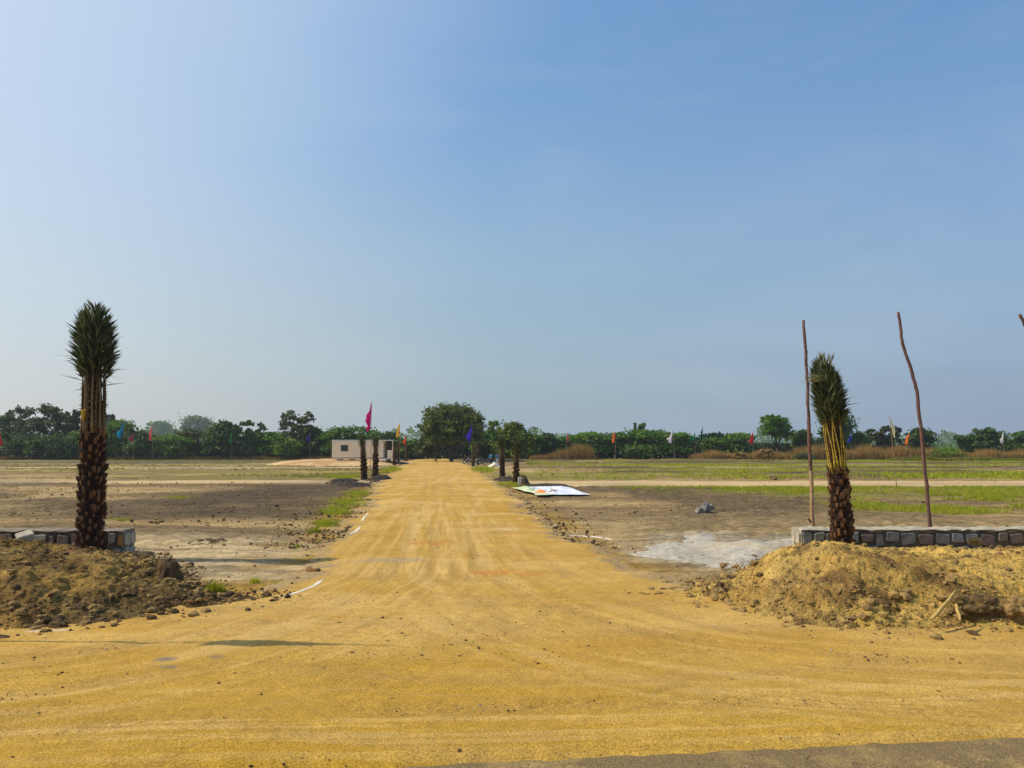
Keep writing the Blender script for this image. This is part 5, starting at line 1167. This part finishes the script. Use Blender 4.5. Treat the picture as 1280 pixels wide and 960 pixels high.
# ---------------------------------------------------------------- printed banner lying on the ground
def banner():
    Q = [G(641, 611.5), G(703, 609.5), G(740, 620.5), G(671, 621.5)]; n = 44; u = np.linspace(0, 1, n); U, V_ = np.meshgrid(u, u)
    q = [np.array(a[:2]) for a in Q]; Pp = (q[0] * ((1 - U) * (1 - V_))[..., None] + q[1] * (U * (1 - V_))[..., None] + q[2] * (U * V_)[..., None] + q[3] * ((1 - U) * V_)[..., None])
    X = Pp[..., 0] + (fbm(U * 4, V_ * 4, 131, 3) - .5) * .5; Yb = Pp[..., 1] + (fbm(U * 4, V_ * 4, 132, 3) - .5) * .8; Z = .10 + (fbm(U * 9 + V_ * 4, V_ * 6, 133, 5, .6) - .4) * .36 * np.sin(np.clip(np.minimum(np.minimum(U, 1 - U), np.minimum(V_, 1 - V_)) * 6, 0, 1.57))
    Z = np.maximum(Z, .06); C = np.zeros(X.shape + (3,)) + np.array((.66, .69, .78)); C = lerp(C, (.56, .62, .36), 1 - sstep(.08, .42, U + .2 * (fbm(U * 5, V_ * 5, 134, 3) - .5)))
    e = (fbm(U * 9, V_ * 9, 135, 3) - .5) * .14; C = lerp(C, (.85, .25, .02), (1 - sstep(.06, .11, np.hypot((U - .24) * .6, V_ - .66) + e)) * (U < .36)); C = lerp(C, (.20, .02, .02), 1 - sstep(.07, .11, np.hypot((U - .47) * .8, V_ - .68) + e)); C = lerp(C, (.2, .35, .12), (1 - sstep(.02, .05, np.hypot(U - .6, V_ - .4) + e * .4)) * .6)
    m, nt, b, out = new_mat('printed_vinyl'); a = N(nt, 'ShaderNodeAttribute', attribute_name='Col'); nt.links.new(a.outputs[0], b.inputs['Base Color']); b.inputs['Roughness'].default_value = .55
    me = mesh_np('banner', np.stack([X, Yb, Z], -1).reshape(-1, 3), grid_faces(n, n), [m], True, col=C.reshape(-1, 3)); tag(link('banner', me), 'crumpled white printed banner lying flat on the ground right of the road', 'banner')
banner()
b = MB(); b.box((0, 0, .2), (.22, .2, .55), jit=.02); o = b.build('marker_stone', M['lime']); g = G(650, 607); o.location = g; tag(o, 'white painted marker stone leaning at the foot of the nearest small palm', 'marker stone')
b = MB(); b.box((0, 0, .35), (.14, .14, .9), jit=.01); o = b.build('marker_post', M['lime']); o.location = G(543, 576.5); tag(o, 'short white post at the far end of the road', 'post')
b = MB(); b.box((0, 0, .2), (.12, .12, .6), jit=.01); o = b.build('marker_post', M['stone']); o.location = G(546, 579); tag(o, 'short dark post just right of the white one at the far end of the road', 'post')
# white sheet thrown over a pile
g = G(618, 584); n = 30; u = np.linspace(-1, 1, n); U, V_ = np.meshgrid(u, u); q = np.abs(U) * .8 + np.abs(V_) * .5
Z = .62 * np.clip(1 - q ** 1.4, 0, 1) * (.8 + .5 * fbm(U * 2, V_ * 2, 140, 3)) + .1 * fbm(U * 5, V_ * 5, 141, 2); Z -= .1
F = grid_faces(n, n); F = F[(q.reshape(-1)[F] < 1.12).all(1)]
o = link('white_sheet', mesh_np('white_sheet', np.stack([U * .75, V_ * 1.2, Z], -1).reshape(-1, 3), F, [M['lime']], True)); o.location = g; tag(o, 'white sheet heaped over a pile beside the motorcycles', 'sheet')
b = MB(); b.box((0, 0, .1), (.9, .5, .06), rot=Matrix.Rotation(.25, 3, 'Y')); o = b.build('white_board', M['lime']); o.location = G(636, 583); tag(o, 'white board lying tilted right of the white sheet', 'board')

# ---------------------------------------------------------------- motorcycles
M['tyre'] = simple('black_rubber', (.03, .03, .03), (.02, .02, .02), 8, .8, 0)
M['chrome'] = simple('dull_metal', (.4, .4, .42), (.3, .3, .32), 8, .35, 0, spec=.5, metal=.8)
M['engine'] = simple('engine_grey', (.14, .14, .15), (.08, .08, .09), 12, .5, 0, metal=.4)
M['seat'] = simple('black_seat', (.025, .022, .022), (.02, .02, .02), 8, .6, 0)
def moto(px, py, rz, col, label):
    g = G(px, py); root = empty('motorcycle', (g.x, g.y, 0), label, 'motorcycle', 'motorcycles parked by the roadside', rz); root.rotation_euler.y = .10
    pm = simple('bike_paint', col, tuple(c * .8 for c in col), 5, .35, 0, spec=.5)
    for x in (-.64, .64):
        b = MB(); b.ring((x, 0, .30), (0, 1, 0), .25, .05, 0, 20, 7); wl_ = b.build('wheel', M['tyre'], root, True)
        b = MB(); b.ring((x, 0, .30), (0, 1, 0), .20, .014, 0, 18, 5); b.tube([(x, -.07, .3), (x, .07, .3)], .04, 8)
        for k in range(8): a = k * math.pi / 4; b.tube([(x, 0, .3), (x + .2 * math.cos(a), 0, .3 + .2 * math.sin(a))], .006, 4)
        b.build('rim', M['chrome'], wl_)
        b = MB(); pts = [(x + .31 * math.cos(a), 0, .30 + .31 * math.sin(a)) for a in np.linspace(.5 if x < 0 else .6, 2.6, 8)]; b.tube(pts, .05, 6); b.build('mudguard', pm, root, True)
    b = MB(); b.tube([(.64, .06, .3), (.42, .06, .92)], .022, 6); b.tube([(.64, -.06, .3), (.42, -.06, .92)], .022, 6); b.build('fork', M['chrome'], root)
    b = MB(); b.tube([(.45, 0, .82), (.25, 0, .35), (-.2, 0, .32), (-.64, 0, .3)], .022, 6); b.tube([(.42, 0, .80), (-.3, 0, .68), (-.75, 0, .72)], .022, 6); b.tube([(-.3, 0, .68), (-.2, 0, .32)], .02, 6); b.build('frame', M['engine'], root)
    b = MB(); b.ball((.06, 0, .40), (.17, .12, .15)); b.box((.14, 0, .52), (.14, .14, .16), rot=Matrix.Rotation(-.3, 3, 'Y')); b.build('engine', M['engine'], root)
    b = MB(); b.ball((.17, 0, .78), (.26, .13, .13), 0, 12, 8); b.build('fuel_tank', pm, root, True)
    b = MB(); b.ball((-.32, 0, .77), (.40, .12, .065), 0, 12, 8); b.build('seat', M['seat'], root, True)
    b = MB(); b.box((-.5, 0, .62), (.4, .2, .14), rot=Matrix.Rotation(-.15, 3, 'Y')); b.build('side_panel', pm, root)
    b = MB(); b.tube([(.28, .34, 1.02), (.38, .14, .97), (.42, 0, .94), (.38, -.14, .97), (.28, -.34, 1.02)], .016, 6); b.build('handlebar', M['engine'], root)
    for s in (-1, 1): b = MB(); b.tube([(.36, .2 * s, .98), (.38, .28 * s, 1.14)], .006, 4); b.ball((.38, .29 * s, 1.17), (.02, .06, .04), 0, 8, 5); b.build('mirror', M['engine'], root)
    b = MB(); b.ball((.53, 0, .84), (.08, .09, .09), 0, 10, 7); b.build('headlight', M['chrome'], root, True)
    b = MB(); b.tube([(.14, -.1, .38), (-.2, -.14, .26), (-.75, -.16, .34)], [.02, .035, .042], 7); b.build('exhaust', M['chrome'], root)
    b = MB(); b.ball((-.80, 0, .66), (.03, .07, .04), 0, 8, 5); b.build('tail_light', cloth_mat((.5, .02, .01)), root)
moto(583, 580.5, 1.1, (.10, .12, .16), 'grey motorcycle parked nearest the big roadside tree')
moto(601, 582.5, 2.6, (.03, .03, .035), 'black motorcycle in the middle of the parked group')
moto(609, 581, .35, (.12, .03, .03), 'dark red motorcycle at the right of the parked group')

# ---------------------------------------------------------------- two people
def skin_obj(name, verts, edges, radii, mats, parent, root=0, sub=1):
    me = bpy.data.meshes.new(name); me.from_pydata(verts, edges, []); o = bpy.data.objects.new(name, me); COL.objects.link(o)
    s = o.modifiers.new('s', 'SKIN'); s.use_smooth_shade = True
    for v_, r in zip(me.skin_vertices[0].data, radii): v_.radius = (r if isinstance(r, tuple) else (r, r))
    me.skin_vertices[0].data[root].use_root = True
    u_ = o.modifiers.new('u', 'SUBSURF'); u_.levels = sub; u_.render_levels = sub
    dg = bpy.context.evaluated_depsgraph_get(); m2 = bpy.data.meshes.new_from_object(o.evaluated_get(dg)); bpy.data.objects.remove(o); m2.name = name
    m2.materials.clear()
    for m in mats: m2.materials.append(m)
    return link(name, m2, parent)
M['skin'] = simple('brown_skin', (.22, .12, .07), (.18, .1, .06), 5, .6, 0)
M['hair'] = simple('black_hair', (.012, .011, .01), (.01, .01, .01), 5, .6, 0)
M['trousers'] = simple('dark_trousers', (.03, .035, .05), (.02, .025, .035), 5, .9, 0)
def person(px, d, rz, shirt, trousers, label, seed, armup=.0):
    w = at(px, 570, d); root = empty('person', (w.x, d, 0), label, 'person', 'people standing beside the motorcycles', rz)
    J = {'pel': (0, 0, .92), 'wai': (0, 0, 1.08), 'che': (0, .01, 1.28), 'nec': (0, .01, 1.43), 'hea': (0, -.01, 1.54), 'top': (0, -.005, 1.63)}
    for s, k in ((-1, 'l'), (1, 'r')):
        J.update({k + 'sh': (s * .17, .01, 1.36), k + 'el': (s * .23, .03, 1.10), k + 'wr': (s * .21, -.10 - armup, .90 + armup), k + 'ha': (s * .20, -.14 - armup, .84 + armup), k + 'hi': (s * .09, 0, .88), k + 'kn': (s * .11, -.02, .48), k + 'an': (s * .12, .02, .08), k + 'to': (s * .13, -.14, .03)})
        for f in range(4): J[k + 'f%d' % f] = (s * (.185 + .014 * f), -.16 - armup, .765 + armup - .01 * (f % 2)); 
        J[k + 'th'] = (s * .17, -.165 - armup, .82 + armup)
    names = list(J); E = [('pel', 'wai'), ('wai', 'che'), ('che', 'nec'), ('nec', 'hea'), ('hea', 'top')]
    for k in 'lr':
        E += [('che', k + 'sh'), (k + 'sh', k + 'el'), (k + 'el', k + 'wr'), (k + 'wr', k + 'ha'), (k + 'ha', k + 'th'), ('pel', k + 'hi'), (k + 'hi', k + 'kn'), (k + 'kn', k + 'an'), (k + 'an', k + 'to')] + [(k + 'ha', k + 'f%d' % f) for f in range(4)]
    def rad(nm):
        t = nm[1:] if nm[0] in 'lr' and nm not in ('l', 'r') else nm
        return {'pel': (.15, .11), 'wai': (.13, .09), 'che': (.16, .11), 'nec': .055, 'hea': (.085, .10), 'top': (.06, .07), 'sh': .065, 'el': .042, 'wr': .028, 'ha': (.036, .02), 'hi': .085, 'kn': .055, 'an': .04, 'to': .035, 'th': .010}.get(t, .009)
    skin_obj('body', [J[n] for n in names], [(names.index(a), names.index(b)) for a, b in E], [rad(n) for n in names], [M['skin']], root)
    g = lambda ns, es, f, mats, nm: skin_obj(nm, [J[n] for n in ns], [(ns.index(a), ns.index(b)) for a, b in es], [tuple(q + f for q in (rad(n) if isinstance(rad(n), tuple) else (rad(n),) * 2)) for n in ns], mats, root)
    J['lel'] = tuple(J['lel']); ns = ['pel', 'wai', 'che', 'lsh', 'lel', 'rsh', 'rel']; g(ns, [('pel', 'wai'), ('wai', 'che'), ('che', 'lsh'), ('lsh', 'lel'), ('che', 'rsh'), ('rsh', 'rel')], .018, [cloth_mat(shirt)], 'shirt')
    ns = ['pel', 'lhi', 'lkn', 'lan', 'rhi', 'rkn', 'ran']; g(ns, [('pel', 'lhi'), ('lhi', 'lkn'), ('lkn', 'lan'), ('pel', 'rhi'), ('rhi', 'rkn'), ('rkn', 'ran')], .016, [trousers], 'trousers')
    b = MB(); b.ball((0, .025, 1.61), (.088, .10, .095), 0, 12, 8); b.build('hair', M['hair'], root, True)
    b = MB(); b.ball((0, -.112, 1.545), (.014, .02, .022), 0, 6, 5)
    for s in (-1, 1): b.ball((s * .09, 0, 1.55), (.012, .022, .032), 0, 6, 5)
    b.build('face', M['skin'], root, True)
    b = MB()
    for s in (-1, 1): b.ball((s * .032, -.100, 1.575), (.013, .01, .008), 0, 6, 4)
    b.build('eyes', M['hair'], root)
person(613.7, 90, 2.6, (.04, .26, .52), M['trousers'], 'person in a blue shirt and dark trousers standing behind the motorcycles', 1)
person(622, 91, .5, (.16, .42, .62), simple('pale_trousers', (.45, .45, .47), (.4, .4, .42), 5, .9, 0), 'person in a light blue shirt and pale trousers behind the white sheet', 2, .12)

if HAZE > 0: haze()
